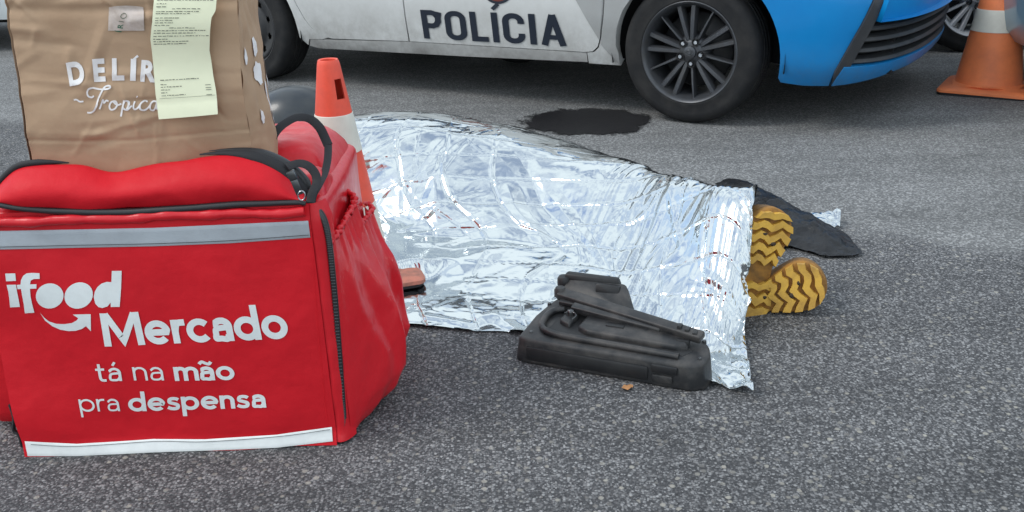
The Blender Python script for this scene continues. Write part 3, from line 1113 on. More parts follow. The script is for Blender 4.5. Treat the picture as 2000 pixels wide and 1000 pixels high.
def blanket():
    P = np.array(ST)
    NU, NV = 560, 380
    u = np.linspace(0, 1, NU)
    v = np.linspace(0, 1, NV)
    Q = cat(P, u)
    Q = cat(Q.transpose(1, 0, 2), v).transpose(1, 0, 2)        # (NU, NV, 3)
    du = np.gradient(Q, axis=0)
    dv = np.gradient(Q, axis=1)
    N_ = np.cross(du, dv)
    N_ /= np.linalg.norm(N_, axis=2, keepdims=True) + 1e-9
    if N_[..., 2].mean() < 0:
        N_ = -N_
    s = np.cumsum(np.linalg.norm(du, axis=2), axis=0)
    t = np.cumsum(np.linalg.norm(dv, axis=2), axis=1)
    U, V = np.meshgrid(u, v, indexing='ij')
    sag = .008 * fbm(s * 3.5, t * 3.5, 2, 3)
    # fold lattice left from the packet
    D = np.zeros_like(s)
    rs = np.random.RandomState(5)
    cs, ct = .135, .098
    gi, gj = (s - .55 * t * np.clip((U - .2) * 5, 0, 1)) / cs + .10 * gnoise(s * 5, t * 5, 70), t / ct + .12 * gnoise(s * 4, t * 4, 71)
    h = rs.rand(64, 64) * 2 - 1
    i0, j0 = np.floor(gi).astype(int) % 60, np.floor(gj).astype(int) % 60
    fi, fj = gi - np.floor(gi), gj - np.floor(gj)
    D += .0058 * (h[i0, j0] * (1 - fi) * (1 - fj) + h[i0 + 1, j0] * fi * (1 - fj) + h[i0, j0 + 1] * (1 - fi) * fj + h[i0 + 1, j0 + 1] * fi * fj)
    for g, sg in ((fi, .0030), (fj, .0028)):
        e = np.minimum(g, 1 - g)
        D += sg * np.exp(-(e / .028) ** 2) * np.sign(np.sin(gi * 1.7 + gj * 2.3))
    # crumple: sharp ridges, warped
    wx = s + .05 * gnoise(s * 6, t * 6, 2)
    wy = t + .05 * gnoise(s * 6 + 9, t * 6, 4)
    amt = .55 + .45 * np.clip(fbm(s * 2.2, t * 2.2, 2, 9) + .4, 0, 1)
    D += amt * .0023 * (fbm(wx * 3.0, wy * 3.0, 2, 6, True) - .6)
    D += amt * .0006 * fbm(wx * 17, wy * 17, 2, 8, True)
    # long soft tension folds slanting across the chest and belly
    ph = (s * .75 + t * .62)
    D += .0065 * np.clip(V * 2 - .5, 0, 1) * np.maximum(0, gnoise(ph * 7.5, s * .9, 12)) ** .8
    # pleats gathered at the feet, fanning out towards the ground
    mask = np.exp(-((U - .17) / .11) ** 2) * np.clip(V * 4, 0, 1) * np.clip(1.05 - (V - .05) * .9, 0, 1)
    pl = U * 58 + V * 14 + 2.6 * gnoise(s * 5, t * 1.2, 20)
    D += .0085 * mask * np.clip(.6 + 1.1 * gnoise(s * 9, t * 2, 77), .05, 1.4) * (np.abs(((pl) % 1) * 2 - 1) - .5)
    pl2 = U * 120 + V * 26 + 2 * gnoise(s * 5, t * 3, 23)
    D += .0022 * mask * np.clip(.6 + 1.2 * gnoise(s * 11, t * 3, 78), 0, 1.4) * (np.abs(((pl2) % 1) * 2 - 1) - .5)
    # sharp folds: short tents in every direction, thicker on the flat part and by the feet
    S0, T0 = s, t
    for k in range(140):
        a, b = rs.rand(2)
        i_, j_ = int(a * (NU - 1)), int((b ** 1.15) * (NV - 1))
        if abs(a - .22) < .16:
            th = rs.normal(1.25, .35)
        elif b < .22:
            th = rs.normal(.2, .7)
        else:
            th = rs.choice([0, 1.57, 1.05, .6, 2.4]) + rs.normal(0, .18)
        ln = rs.uniform(.04, .24)
        wd = rs.choice([.005, .008, .013, .022, .034])
        am = wd * rs.uniform(.06, .24) * rs.choice([-1, 1])
        if wd < .01:
            am *= 1.25
        cs_, ct_ = s[i_, j_], t[i_, j_]
        r0 = ln + wd
        i0_, i1_ = max(0, i_ - 110), min(NU, i_ + 110)
        ds, dt = S0[i0_:i1_] - cs_, T0[i0_:i1_] - ct_
        al = ds * math.cos(th) + dt * math.sin(th)
        ac = -ds * math.sin(th) + dt * math.cos(th) + .12 * al * al / ln * rs.uniform(-1, 1)
        D[i0_:i1_] += am * np.clip(1 - np.abs(ac) / wd, 0, 1) * np.clip((1 - np.abs(al) / ln) * 3, 0, 1)
    # loose creases where the sheet lies on the road
    flat = np.clip(1 - V / .2, 0, 1)
    D += flat * .005 * np.clip(fbm(wx * 4, wy * 5.5, 3, 30, True) - .35, 0, 2)
    # hollow along the body where the sheet drops to the road
    win = np.clip((U - .30) / .03, 0, 1) * np.clip((.57 - U) / .05, 0, 1)
    D += .007 * win * np.exp(-((V - .335) / .055) ** 2)
    D -= .007 * np.exp(-((V - .225) / .028) ** 2) * np.where((U > .30) & (U < .56), np.clip(np.sin((U - .30) * 12.1), 0, 1), 0)
    # crumpled rim by the boots and the tail near the camera
    rim = np.exp(-(U / .035) ** 2)
    D += rim * .012 * fbm(t * 11, s * 16, 3, 40, True) * np.clip(1.2 - V, 0, 1) * np.clip(V * 6, .12, 1)
    D *= 1 - .6 * np.exp(-((V - .70) / .09) ** 2) * np.clip((U - .24) * 12, 0, 1)
    Q = Q + N_ * (D + sag)[..., None]
    tailm = np.exp(-(U / .06) ** 2) * np.clip(1 - V / .2, 0, 1)
    Q[..., 2] += tailm * (.008 + .016 * gnoise(s * 22, t * 22, 44))
    # frayed outline
    k = np.exp(-(V / .012) ** 2)
    Q[..., 1] += k * .012 * gnoise(s * 9, t * 0 + 3, 50)
    # lies on the road, flat under the cone
    base = .0035 + .0015 * (gnoise(s * 14, t * 14, 60) + 1)
    # the cone's foot: near half stands on the sheet, the sheet laps over the far half
    ca, sa = math.cos(math.radians(17)), math.sin(math.radians(17))
    dx, dy = Q[..., 0] + .452, Q[..., 1] - 2.40
    lx, ly = dx * ca + dy * sa, -dx * sa + dy * ca
    cx = np.clip(1 - (np.maximum(np.abs(lx), np.abs(ly)) - .185 - .03 * gnoise(lx * 9, ly * 9, 91)) / .11, 0, 1)
    lap = np.clip((ly + .115 + .02 * gnoise(lx * 14, ly * 0, 90)) / .03, 0, 1)
    Q[..., 2] = Q[..., 2] * (1 - cx) + (.003 * (1 - lap) + np.maximum(.052, Q[..., 2] * .5 + .03) * lap) * cx
    Q[..., 2] = np.maximum(Q[..., 2], np.where(cx > 0, .003, base))
    return grid(Q)

blk = link('foil_blanket', blanket(), M_foil)
tag(blk, 'crumpled silver foil blanket draped over a person lying on the road', 'blanket')
# far corner of the sheet that shows beyond the black plastic
c0, c1, c2, c3 = at(1560, 418, .03), at(1642, 414, .035), at(1640, 446, .004), at(1580, 450, .02)
V = []
for i in range(21):
    for j in range(15):
        a, b = i / 20, j / 14
        p = (c0 * (1 - a) + c1 * a) * (1 - b) + (c3 * (1 - a) + c2 * a) * b
        p.z += .018 * abs(nz(a * 5, b * 5, 3)) + .02 * max(0, a - .7)
        V.append(tuple(p))
link('corner', grid(np.array(V).reshape(21, 15, 3)), M_foil, blk)

# ------------------------------------------------------------------ person under the blanket
person = thing('person', 'person lying under the foil blanket, only tan boot soles showing', 'person', (.5, 2.2, 0))
def body_mesh():
    J = {'pelvis': (0.0, 2.83, .13, .115), 'belly': (-.18, 2.88, .14, .12), 'chest': (-.40, 2.89, .15, .135), 'neck': (-.62, 2.885, .13, .055), 'head': (-.76, 2.88, .125, .08), 'crown': (-.86, 2.88, .12, .075),
         'hipl': (.03, 2.75, .12, .085), 'kneel': (.28, 2.52, .10, .058), 'anklel': (.50, 2.235, .07, .04),
         'hipr': (.05, 2.91, .12, .085), 'kneer': (.32, 2.63, .10, .058), 'ankler': (.535, 2.27, .09, .04),
         'shl': (-.46, 2.85, .13, .055), 'ell': (-.24, 2.79, .10, .040), 'wrl': (-.05, 2.77, .08, .030),
         'shr': (-.46, 3.02, .14, .06), 'elr': (-.24, 3.08, .10, .042), 'wrr': (-.05, 3.04, .10, .032)}
    E_ = ['pelvis belly', 'belly chest', 'chest neck', 'neck head', 'head crown', 'pelvis hipl', 'hipl kneel', 'kneel anklel', 'pelvis hipr', 'hipr kneer', 'kneer ankler', 'chest shl', 'shl ell', 'ell wrl', 'chest shr', 'shr elr', 'elr wrr']
    names = list(J)
    me = bpy.data.meshes.new('m')
    me.from_pydata([(J[n][0] - .5, J[n][1] - 2.2, J[n][2] * .56) for n in names], [tuple(names.index(q) for q in e.split()) for e in E_], [])
    o = bpy.data.objects.new('tmp', me)
    COL.objects.link(o)
    sk = o.modifiers.new('s', 'SKIN')
    for i, n in enumerate(names):
        o.data.skin_vertices[0].data[i].radius = (J[n][3] * .68,) * 2
    o.data.skin_vertices[0].data[0].use_root = True
    sb = o.modifiers.new('b', 'SUBSURF')
    sb.levels = sb.render_levels = 2
    dg = bpy.context.evaluated_depsgraph_get()
    out = bpy.data.meshes.new_from_object(o.evaluated_get(dg))
    bpy.data.objects.remove(o)
    return out
link('body', body_mesh(), M_cloth, person)

def boot(origin, nrm, ya, mirror=1, label=None, fat=1.12):
    """origin: heel centre on the sole; ya: towards the toe; xa: across; sole looks along xa x ya"""
    ya = ya.normalized()
    za = (nrm - ya * nrm.dot(ya)).normalized()
    xa = ya.cross(za)
    M = Matrix((xa, ya, za)).transposed().to_4x4()
    M.translation = origin
    M = Matrix.Translation(-person.location) @ M
    # half widths along the length 0..0.285
    Ln = .285
    ys = [0, .012, .04, .08, .115, .15, .19, .225, .255, .275, .285]
    wl = [.012, .030, .037, .036, .033, .036, .044, .047, .042, .026, .008]
    wr = [.012, .030, .036, .033, .026, .028, .042, .051, .046, .030, .010]
    wl, wr = [w * fat for w in wl], [w * fat for w in wr]
    out = [(-w * mirror, y) for w, y in zip(wl, ys)] + [(w * mirror, y) for w, y in list(zip(wr, ys))[::-1]]
    out = [(p.x, p.y) for p in spline([Vector((a, b, 0)) for a, b in out + [out[0]]], 3)[:-1]]
    b = bpy.data.objects.new('boot', None)
    COL.objects.link(b)
    b.parent = person
    if label:
        b['label'] = label
    T = lambda V: [M @ Vector(v) for v in V]
    c = Vector((0, .14))
    def layer(k, z, dy=0):
        return [(p[0] * k, (p[1] - .14) * (k * .5 + .5) + .14 + dy, z - .010 * math.cos(min(1, p[1] / Ln) * 3.1) * 0) for p in out]
    m = len(out)
    def wrap(Ls):
        V = [p for L_ in Ls for p in L_]
        f = [(i * m + k, i * m + (k + 1) % m, (i + 1) * m + (k + 1) % m, (i + 1) * m + k) for i in range(len(Ls) - 1) for k in range(m)]
        f += [tuple(range(m))[::-1], tuple(range((len(Ls) - 1) * m, len(Ls) * m))]
        return V, f
    V, f = wrap([layer(.95, -.002), layer(.985, -.004), layer(1, -.010), layer(1.0, -.022), layer(.97, -.026)])
    link('sole', mesh(T(V), f, sharp=40), M_boot_groove, b)
    V, f = wrap([layer(.95, -.0262), layer(.97, -.045), layer(.90, -.07), layer(.74, -.092, -.012), layer(.45, -.105, -.03)])
    link('upper', mesh(T(V), f, sharp=60), M_boot_up, b)
    V, f = lathe([(.040, -.05), (.043, -.10), (.041, -.16), (.046, -.22)], 20)
    V = [(v[0], v[1] * 1.25 + .055, v[2]) for v in V]
    link('shaft', mesh(T(V), f), M_boot_up, b)
    # lugs: zigzag bars standing proud of the sole, each a prism
    def edge(y, s):
        return float(np.interp(y, ys, wr if s * mirror > 0 else wl)) - .002
    lugs = []
    def bar(y, h, amp, ph, s0=-1, s1=1, cover=1.):
        n = 9
        top, V = [], []
        for i in range(n):
            q = s0 + (s1 - s0) * i / (n - 1)
            zig = amp * (abs(((q * 1.1 + ph) % 1) * 2 - 1) - .5)
            for yy in (y + zig - h / 2, y + zig + h / 2):
                yc = max(.006, min(Ln - .008, yy))
                w = edge(yc, q) * cover
                top.append((q * w, yc))
        for z, sh in ((-.003, 1), (.0105, .90)):
            for p in top:
                cy = y
                V.append((p[0] * (1 if sh == 1 else .985), p[1] + (cy - p[1]) * (1 - sh) * .6, z))
        t = 2 * n
        f = []
        for i in range(n - 1):
            f.append((t + 2 * i, t + 2 * i + 2, t + 2 * i + 3, t + 2 * i + 1))
            f.append((2 * i, 2 * i + 2, t + 2 * i + 2, t + 2 * i))
            f.append((2 * i + 1, t + 2 * i + 1, t + 2 * i + 3, 2 * i + 3))
        f.append((0, t, t + 1, 1))
        f.append((2 * n - 2, 2 * n - 1, t + 2 * n - 1, t + 2 * n - 2))
        return V, f
    for y, h, amp, ph in ((.024, .030, .008, .5), (.060, .024, .016, .5), (.092, .016, .008, .5), (.160, .017, .020, .45), (.187, .019, .022, .45), (.215, .019, .022, .45), (.243, .018, .016, .45), (.268, .016, .006, .45)):
        V, f = bar(y, h, amp, ph)
        link('lug', mesh(T(V), f, sharp=30), M_boot, b)
    # small dark brown plugs set among the lugs
    for (u, y, w, h) in ((.012, .20, .014, .010), (-.015, .223, .012, .007), (.02, .066, .010, .009)):
        V = [(u + w / 2 * math.cos(a) * (1 + .3 * math.sin(3 * a)), y + h / 2 * math.sin(a), z) for z in (-.001, .0112) for a in np.linspace(0, 6.283, 9)[:-1]]
        f = [(k, (k + 1) % 8, 8 + (k + 1) % 8, 8 + k) for k in range(8)] + [tuple(range(8, 16))]
        link('tread_spot', mesh(T(V), f), M_tread_dark, b)
    return b

heel1, toe1 = aty(1464, 636, 2.05), aty(1516, 394, 2.09)
boot(heel1 + Vector((0, 0, .012)), Vector((.22, -1, .05)), toe1 - heel1, 1, label='upright tan boot, toe pointing up', fat=1.22)
heel2, toe2 = aty(1385, 600, 2.10), aty(1574, 560, 2.04)
boot(heel2, Vector((.1, -1, .25)), toe2 - heel2, -1, label='tan boot fallen sideways, toe pointing right', fat=1.28)

# ------------------------------------------------------------------ black plastic sheet beyond the boots
sh_px = [(1398, 352), (1425, 346), (1452, 348), (1500, 370), (1545, 393), (1590, 418), (1640, 444), (1672, 470), (1688, 488), (1660, 494), (1610, 494), (1575, 482), (1545, 474), (1500, 480), (1470, 470), (1440, 420)]
P = [at(x, y, .02) for x, y in sh_px]
def sheet_fn(x, y):
    q, d = Vector((x, y)), 9.
    for a, b in zip(P, P[1:] + P[:1]):
        a, b = a.to_2d(), b.to_2d()
        k = max(0, min(1, (q - a).dot(b - a) / (b - a).length_squared))
        d = min(d, (q - a - (b - a) * k).length)
    e = min(1, d / .09)
    z = .008 + .055 * e * (.6 + .5 * nz(x * 4, y * 4, 2)) + .024 * abs(nz(x * 8 + y * 3, y * 9, 5)) * (.35 + e) + .014 * abs(nz(x * 22, y * 22 - x * 8, 1)) * (.4 + e) + .006 * nz(x * 45, y * 45, 3)
    return Vector((x + .006 * nz(x * 12, y * 12, 8) + .004 * nz(x * 35, y * 35, 28), y + .006 * nz(x * 12, y * 12, 18) + .004 * nz(x * 35, y * 35, 38), max(.004, z)))
sheet = link('plastic_sheet', panel([(p.x, p.y) for p in P], sheet_fn, .013), M_plastic_sheet)
tag(sheet, 'crumpled black plastic sheet lying on the road beyond the tan boots', 'plastic sheet')

# ------------------------------------------------------------------ dark dome beyond the bag
hl = at(566, 245, 0)
helmet = thing('helmet', 'dark glossy rounded helmet on the road behind the paper bag', 'helmet', (-.855, 3.74, 0))
bm = bmesh.new()
bmesh.ops.create_uvsphere(bm, u_segments=40, v_segments=24, radius=1)
for v in bm.verts:
    x, y, z = v.co
    v.co = (x * .19, y * .155, max(-.13, z * .145) + .13)
link('shell', bm_mesh(bm), M_helmet, helmet)
V, f = lathe([(.172, .03), (.180, .022), (.178, .006), (.165, 0)], 40)
link('rim', mesh([(v[0], v[1] * .81, v[2] + .001) for v in V], f), M_black_plastic, helmet)

# ------------------------------------------------------------------ black hard case
o0 = Vector((-.003, 1.857, 0))
ex = (Vector((.383, 1.685, 0)) - o0).normalized()
case = thing('plastic_case', 'battered black hard plastic tool case lying open by the foil blanket', 'case', o0, math.atan2(ex.y, ex.x))
def prism(plan, z0, z1, bevel, taper=1., c=None, seg=3):
    """plan outline (x, y) from z0 up to z1, z1 may be a function of (x, y)"""
    c = c or (sum(p[0] for p in plan) / len(plan), sum(p[1] for p in plan) / len(plan))
    f = z1 if callable(z1) else (lambda x, y: z1)
    return hull([(x, y, z0) for x, y in plan] + [(c[0] + (x - c[0]) * taper, c[1] + (y - c[1]) * taper, f(x, y)) for x, y in plan], bevel, seg)
topz = lambda x, y: .060 + .14 * max(0, y - .01)
plan = [(0, .006), (.02, -.003), (.40, -.004), (.428, .012), (.436, .05), (.425, .085), (.39, .115), (.24, .170), (.06, .192), (.025, .178), (.006, .10)]
link('lower_shell', prism(plan, .0, topz, .009, .965), M_case, case)
for x, y in ((.03, .03), (.028, .15), (.41, .03), (.405, .095), (.24, .155), (.30, .125)):
    V, f = lathe([(0, .0035), (.004, .003), (.0048, 0), (.0048, -.01)], 10)
    sc_ = link('screw', mesh([(v[0] + x, v[1] + y, v[2] + topz(x, y)) for v in V], f, sharp=40), M_metal, case)
link('side_band', hull(box_pts(.03, .31, -.0065, .012, .010, .044), .006), M_case_dark, case)
# raised lip along the front, turning back at the left end
lip = spline([Vector(p) for p in ((.368, .020, .066), (.26, .022, .067), (.13, .025, .068), (.075, .030, .070), (.050, .048, .073), (.044, .085, .078), (.054, .115, .082), (.075, .125, .084))], 6)
link('rim', tube_mesh(lip, .0078, 10), M_case, case)
# raised deck inside the lip, with a dark gutter round it
link('gutter', prism([(.062, .045), (.09, .034), (.375, .028), (.39, .05), (.33, .10), (.08, .14)], .05, lambda x, y: topz(x, y) + .003, .002), M_case_dark, case)
link('deck', prism([(.125, .060), (.15, .045), (.36, .040), (.385, .052), (.375, .075), (.25, .105), (.135, .125)], .055, lambda x, y: topz(x, y) + .016, .006, .95), M_case, case)
link('deck', prism([(.078, .075), (.11, .060), (.118, .11), (.088, .128)], .055, lambda x, y: topz(x, y) + .014, .006, .9), M_case, case)
# two arms that run from the hinge at the back left to the front right
def arm(a, b, w0, w1, th, bevel=.004):
    a, b = Vector(a), Vector(b)
    t = (b - a).normalized()
    n = Vector((-t.y, t.x, .25)).normalized()
    u = t.cross(n)
    if u.z < 0:
        u = -u
    pts = []
    for p, w in ((a, w0), (b, w1)):
        for q in (-1, 1):
            pts += [p + n * (q * w), p + n * (q * w * .85) + u * th]
    return hull(pts, bevel, 3)
link('hinge_arm', arm((.052, .158, .100), (.405, .078, .082), .017, .015, .018), M_case, case)
link('hinge_arm', arm((.098, .118, .090), (.31, .088, .078), .012, .006, .016, .003), M_case, case)
link('hinge_arm', arm((.060, .140, .092), (.19, .128, .088), .012, .008, .012, .003), M_case_dark, case)
# upright end of the lid with its dark edge
link('lid', hull([(.045, .175, .090), (.215, .165, .080), (.050, .215, .128), (.185, .222, .124), (.045, .20, .085), (.225, .19, .075), (.052, .222, .122), (.195, .228, .118)], .004, 2), M_case, case)
link('lid_edge', hull([(.040, .205, .118), (.178, .218, .116), (.040, .228, .116), (.178, .240, .114), (.046, .210, .136), (.172, .222, .133), (.046, .230, .136), (.172, .238, .133)], .004, 2), M_case_dark, case)
link('lid_edge', hull([(.126, .192, .104), (.182, .196, .100), (.126, .208, .104), (.182, .212, .100), (.126, .200, .126), (.182, .206, .122), (.126, .214, .124), (.182, .220, .120)], .003, 2), M_case_dark, case)
V, f = lathe([(0, .012), (.012, .010), (.016, .004), (.016, -.012)], 16)
link('hinge_knob', mesh([(v[0] + .042, v[1] + .212, v[2] + .118) for v in V], f, sharp=40), M_case_dark, case)
link('hinge_knob', mesh([(v[0] * .9 + .052, v[1] * .9 + .160, v[2] + .112) for v in V], f, sharp=40), M_case, case)
for (x, y, sx, sy, hh) in ((.190, .072, .042, .020, .0175), (.352, .058, .028, .012, .0172)):
    link('recess', hull(box_pts(x, x + sx, y, y + sy, .06, topz(x, y + sy / 2) + hh), .002), M_case_dark, case)
link('latch', hull(box_pts(.318, .362, -.0085, .010, .012, .030), .003), M_case, case)
link('latch', hull(box_pts(.316, .372, -.0075, .010, .034, .052), .003), M_case_dark, case)
V, f = lathe([(0, .006), (.007, .005), (.008, 0), (.008, -.02)], 12)
link('hinge_pin', mesh([(v[0] + .100, v[1] + .098, v[2] + .094) for v in V], f), M_metal, case)
link('wire_spring', tube_mesh(spline([Vector(p) for p in ((.085, .10, .088), (.104, .092, .098), (.118, .084, .094), (.112, .074, .088))], 5), .0016, 6), M_metal, case)
for k in range(3):
    link('clip', hull(box_pts(.348 + .018 * k, .358 + .018 * k, .078 - .005 * k, .095 - .005 * k, .080, .108 - .003 * k), .002), M_case_dark, case)

# ------------------------------------------------------------------ delivery bag
bag = thing('delivery_bag', 'large red delivery bag with ifood Mercado print and bulging side pockets', 'bag', (-.64, 1.75, 0))
BO = Vector(bag.location)
def B(p):
    return Vector(p) - BO
def front_y(x, z):
    q = max(0, min(1, (x + .96) / .61))
    h = max(0, min(1, z / .49))
    y = 1.546 - .010 * math.sin(math.pi * q) * math.sin(math.pi * h)
    # slack folds on the left, slanting down to the right
    y += .007 * math.sin((x * .55 + z) * 21 + 1.0) * math.exp(-((q - .08) / .20) ** 2)
    y += .003 * math.sin((x * .8 - z * .9) * 17) * math.exp(-((h - .12) / .12) ** 2)
    y += .002 * nz(x * 7, z * 7, 4) + .0012 * nz(x * 17, z * 17, 7)
    y += .004 * max(0, (h - .93) / .07) - .009 * max(0, (.06 - h) / .06)
    return y
X0, X1 = -.957, -.352
NX, NZ = 90, 74
pts = []
for i in range(NX + 1):
    col_ = []
    for j in range(NZ + 1):
        q, h = i / NX, j / NZ
        x = X0 + (X1 - X0) * q
        z = .0015 + .4895 * h
        zz = z + .004 * nz(x * 8, 3) * (1 if j in (0, NZ) else 0)
        col_.append(B((x, front_y(x, z), zz)))
    pts.append(col_)
link('front_panel', grid(np.array(pts)), M_red, bag)
# carcass
def carc(p):
    x, y, z = p.x - .640, p.y + 1.765, p.z
    k = .006 * nz(x * 6, y * 6, z * 6)
    return B((x + k + (.006 if x > -.5 else 0), y + k, z))
link('carcass', rbox(.622, .408, .492, .022, 30, carc), M_red_shiny, bag)
# seam strip right of the front panel, rounding into the side
pts = []
for j in range(50):
    z = .006 + .484 * j / 49
    r = []
    for i in range(9):
        t = i / 8
        x = -.352 + .034 * t - .010 * max(0, (z - .46) / .03) * t
        y = front_y(-.352, z) + .002 + .028 * t ** 2.4 - .003 * math.sin(math.pi * t) + .0016 * nz(x * 60, z * 22, 5)
        r.append(B((x, y, z)))
    pts.append(r)
link('seam_strip', grid(np.array(pts)), M_red_shiny, bag)
# zip line round the right corner
zp = [B(aty(x, y, Y)) for x, y, Y in ((606, 396, 1.565), (620, 408, 1.560), (634, 432, 1.556), (643, 475, 1.558), (650, 540, 1.558), (657, 620, 1.558), (663, 700, 1.558), (669, 780, 1.558), (671, 820, 1.558), (664, 848, 1.556))]
link('zip', tube_mesh(zp, .0062, 8, smooth=6), M_zip, bag)
# teeth of the zip: fine ribs along it
zs_ = spline(zp, 26)
link('zip_teeth', mesh(*join([tube([p + Vector((-.0045, -.0052, 0)), p + Vector((.0045, -.0052, 0))], .0013, 4) for p in zs_[10:-6:2]])), M_metal, bag)['kind'] = 'stuff'
# left side shows a slit of side panel with its own zip
link('side_panel', rbox(.13, .24, .40, .03, 8, lambda p: B((p.x - 1.015 + .012 * nz(p.y * 9, p.z * 9), p.y + 1.765, p.z + .004))), M_red, bag)
link('zip', tube_mesh([B(aty(x, y, 1.56)) for x, y in ((20, 790), (28, 815), (27, 840), (38, 850), (44, 872))], .004, 6, smooth=4), M_zip, bag)

def on_front(px, py, lift=.0010):
    p = aty(px, py, 1.54)
    y = front_y(p.x, p.z) - lift
    p = aty(px, py, y)
    return Vector((p.x, front_y(p.x, p.z) - lift, p.z))

def tape(top, bot, mat_, name, n=60, lift=.0016):
    rows = []
    for i in range(n + 1):
        t = i / n
        a = [np.interp(t, np.linspace(0, 1, len(top)), [q[k] for q in top]) for k in (0, 1)]
        b = [np.interp(t, np.linspace(0, 1, len(bot)), [q[k] for q in bot]) for k in (0, 1)]
        rows.append([B(on_front(a[0] * (1 - k) + b[0] * k, a[1] * (1 - k) + b[1] * k, lift if 0 < m_ < 6 else lift - .0004)) for m_, k in enumerate((0, .02, .25, .5, .75, .98, 1))])
    return link(name, grid(np.array(rows)), mat_, bag)
tape([(-30, 451), (150, 448), (300, 445), (450, 438), (602, 431)], [(-30, 488), (150, 484), (300, 481), (450, 475), (606, 464)], M_reflect, 'reflective_tape')
tape([(48, 862), (150, 867), (300, 857), (400, 858), (540, 849), (648, 834)], [(54, 891), (150, 891), (300, 884), (420, 880), (540, 875), (650, 862)], M_reflect_low, 'reflective_tape')
# stitch lines over the tapes
for pl in ([(-20, 483), (150, 479), (300, 476), (450, 470), (603, 459)], [(60, 868), (150, 872), (300, 862), (400, 863), (540, 853), (644, 839)], [(607, 440), (612, 520), (621, 640), (632, 760), (640, 828)]):
    q = [B(on_front(*p, .0024)) for p in spline([Vector((a, b, 0)) for a, b in pl], 6) for p in [(p[0], p[1])]]
    link('stitching', tube_mesh(q, .0005, 4), M_zip if pl[0][0] != 607 else M_red, bag)
# crumpled piping between the tape and the lid
pp = [B((x, 1.544 + .004 * nz(x * 20, 1), .478 + .004 * nz(x * 11, 7))) for x in np.linspace(-.95, -.36, 70)]
link('piping', tube_mesh(pp, [.009 + .003 * nz(i * .35, 2) for i in range(70)], 10), M_red_shiny, bag)

# lettering -------------------------------------------------------
def text_mesh(txt, bold=0.):
    cu = bpy.data.curves.new('t', 'FONT')
    cu.body = txt
    cu.size = 1
    cu.offset = bold
    cu.resolution_u = 5
    o = bpy.data.objects.new('t', cu)
    COL.objects.link(o)
    dg = bpy.context.evaluated_depsgraph_get()
    dg.update()
    me = bpy.data.meshes.new_from_object(o.evaluated_get(dg))
    bpy.data.objects.remove(o)
    bm = bmesh.new()
    bm.from_mesh(me)
    bmesh.ops.remove_doubles(bm, verts=bm.verts, dist=1e-5)
    for _ in range(2):
        ed = [e for e in bm.edges if e.calc_length() > .14]
        if ed:
            bmesh.ops.subdivide_edges(bm, edges=ed, cuts=1)
            bmesh.ops.triangulate(bm, faces=bm.faces)
    V = [(v.co.x, v.co.y) for v in bm.verts]
    f = [tuple(v.index for v in fc.verts) for fc in bm.faces]
    bm.free()
    return V, f
_hx = text_mesh('x')[0]
XH = max(v[1] for v in _hx)

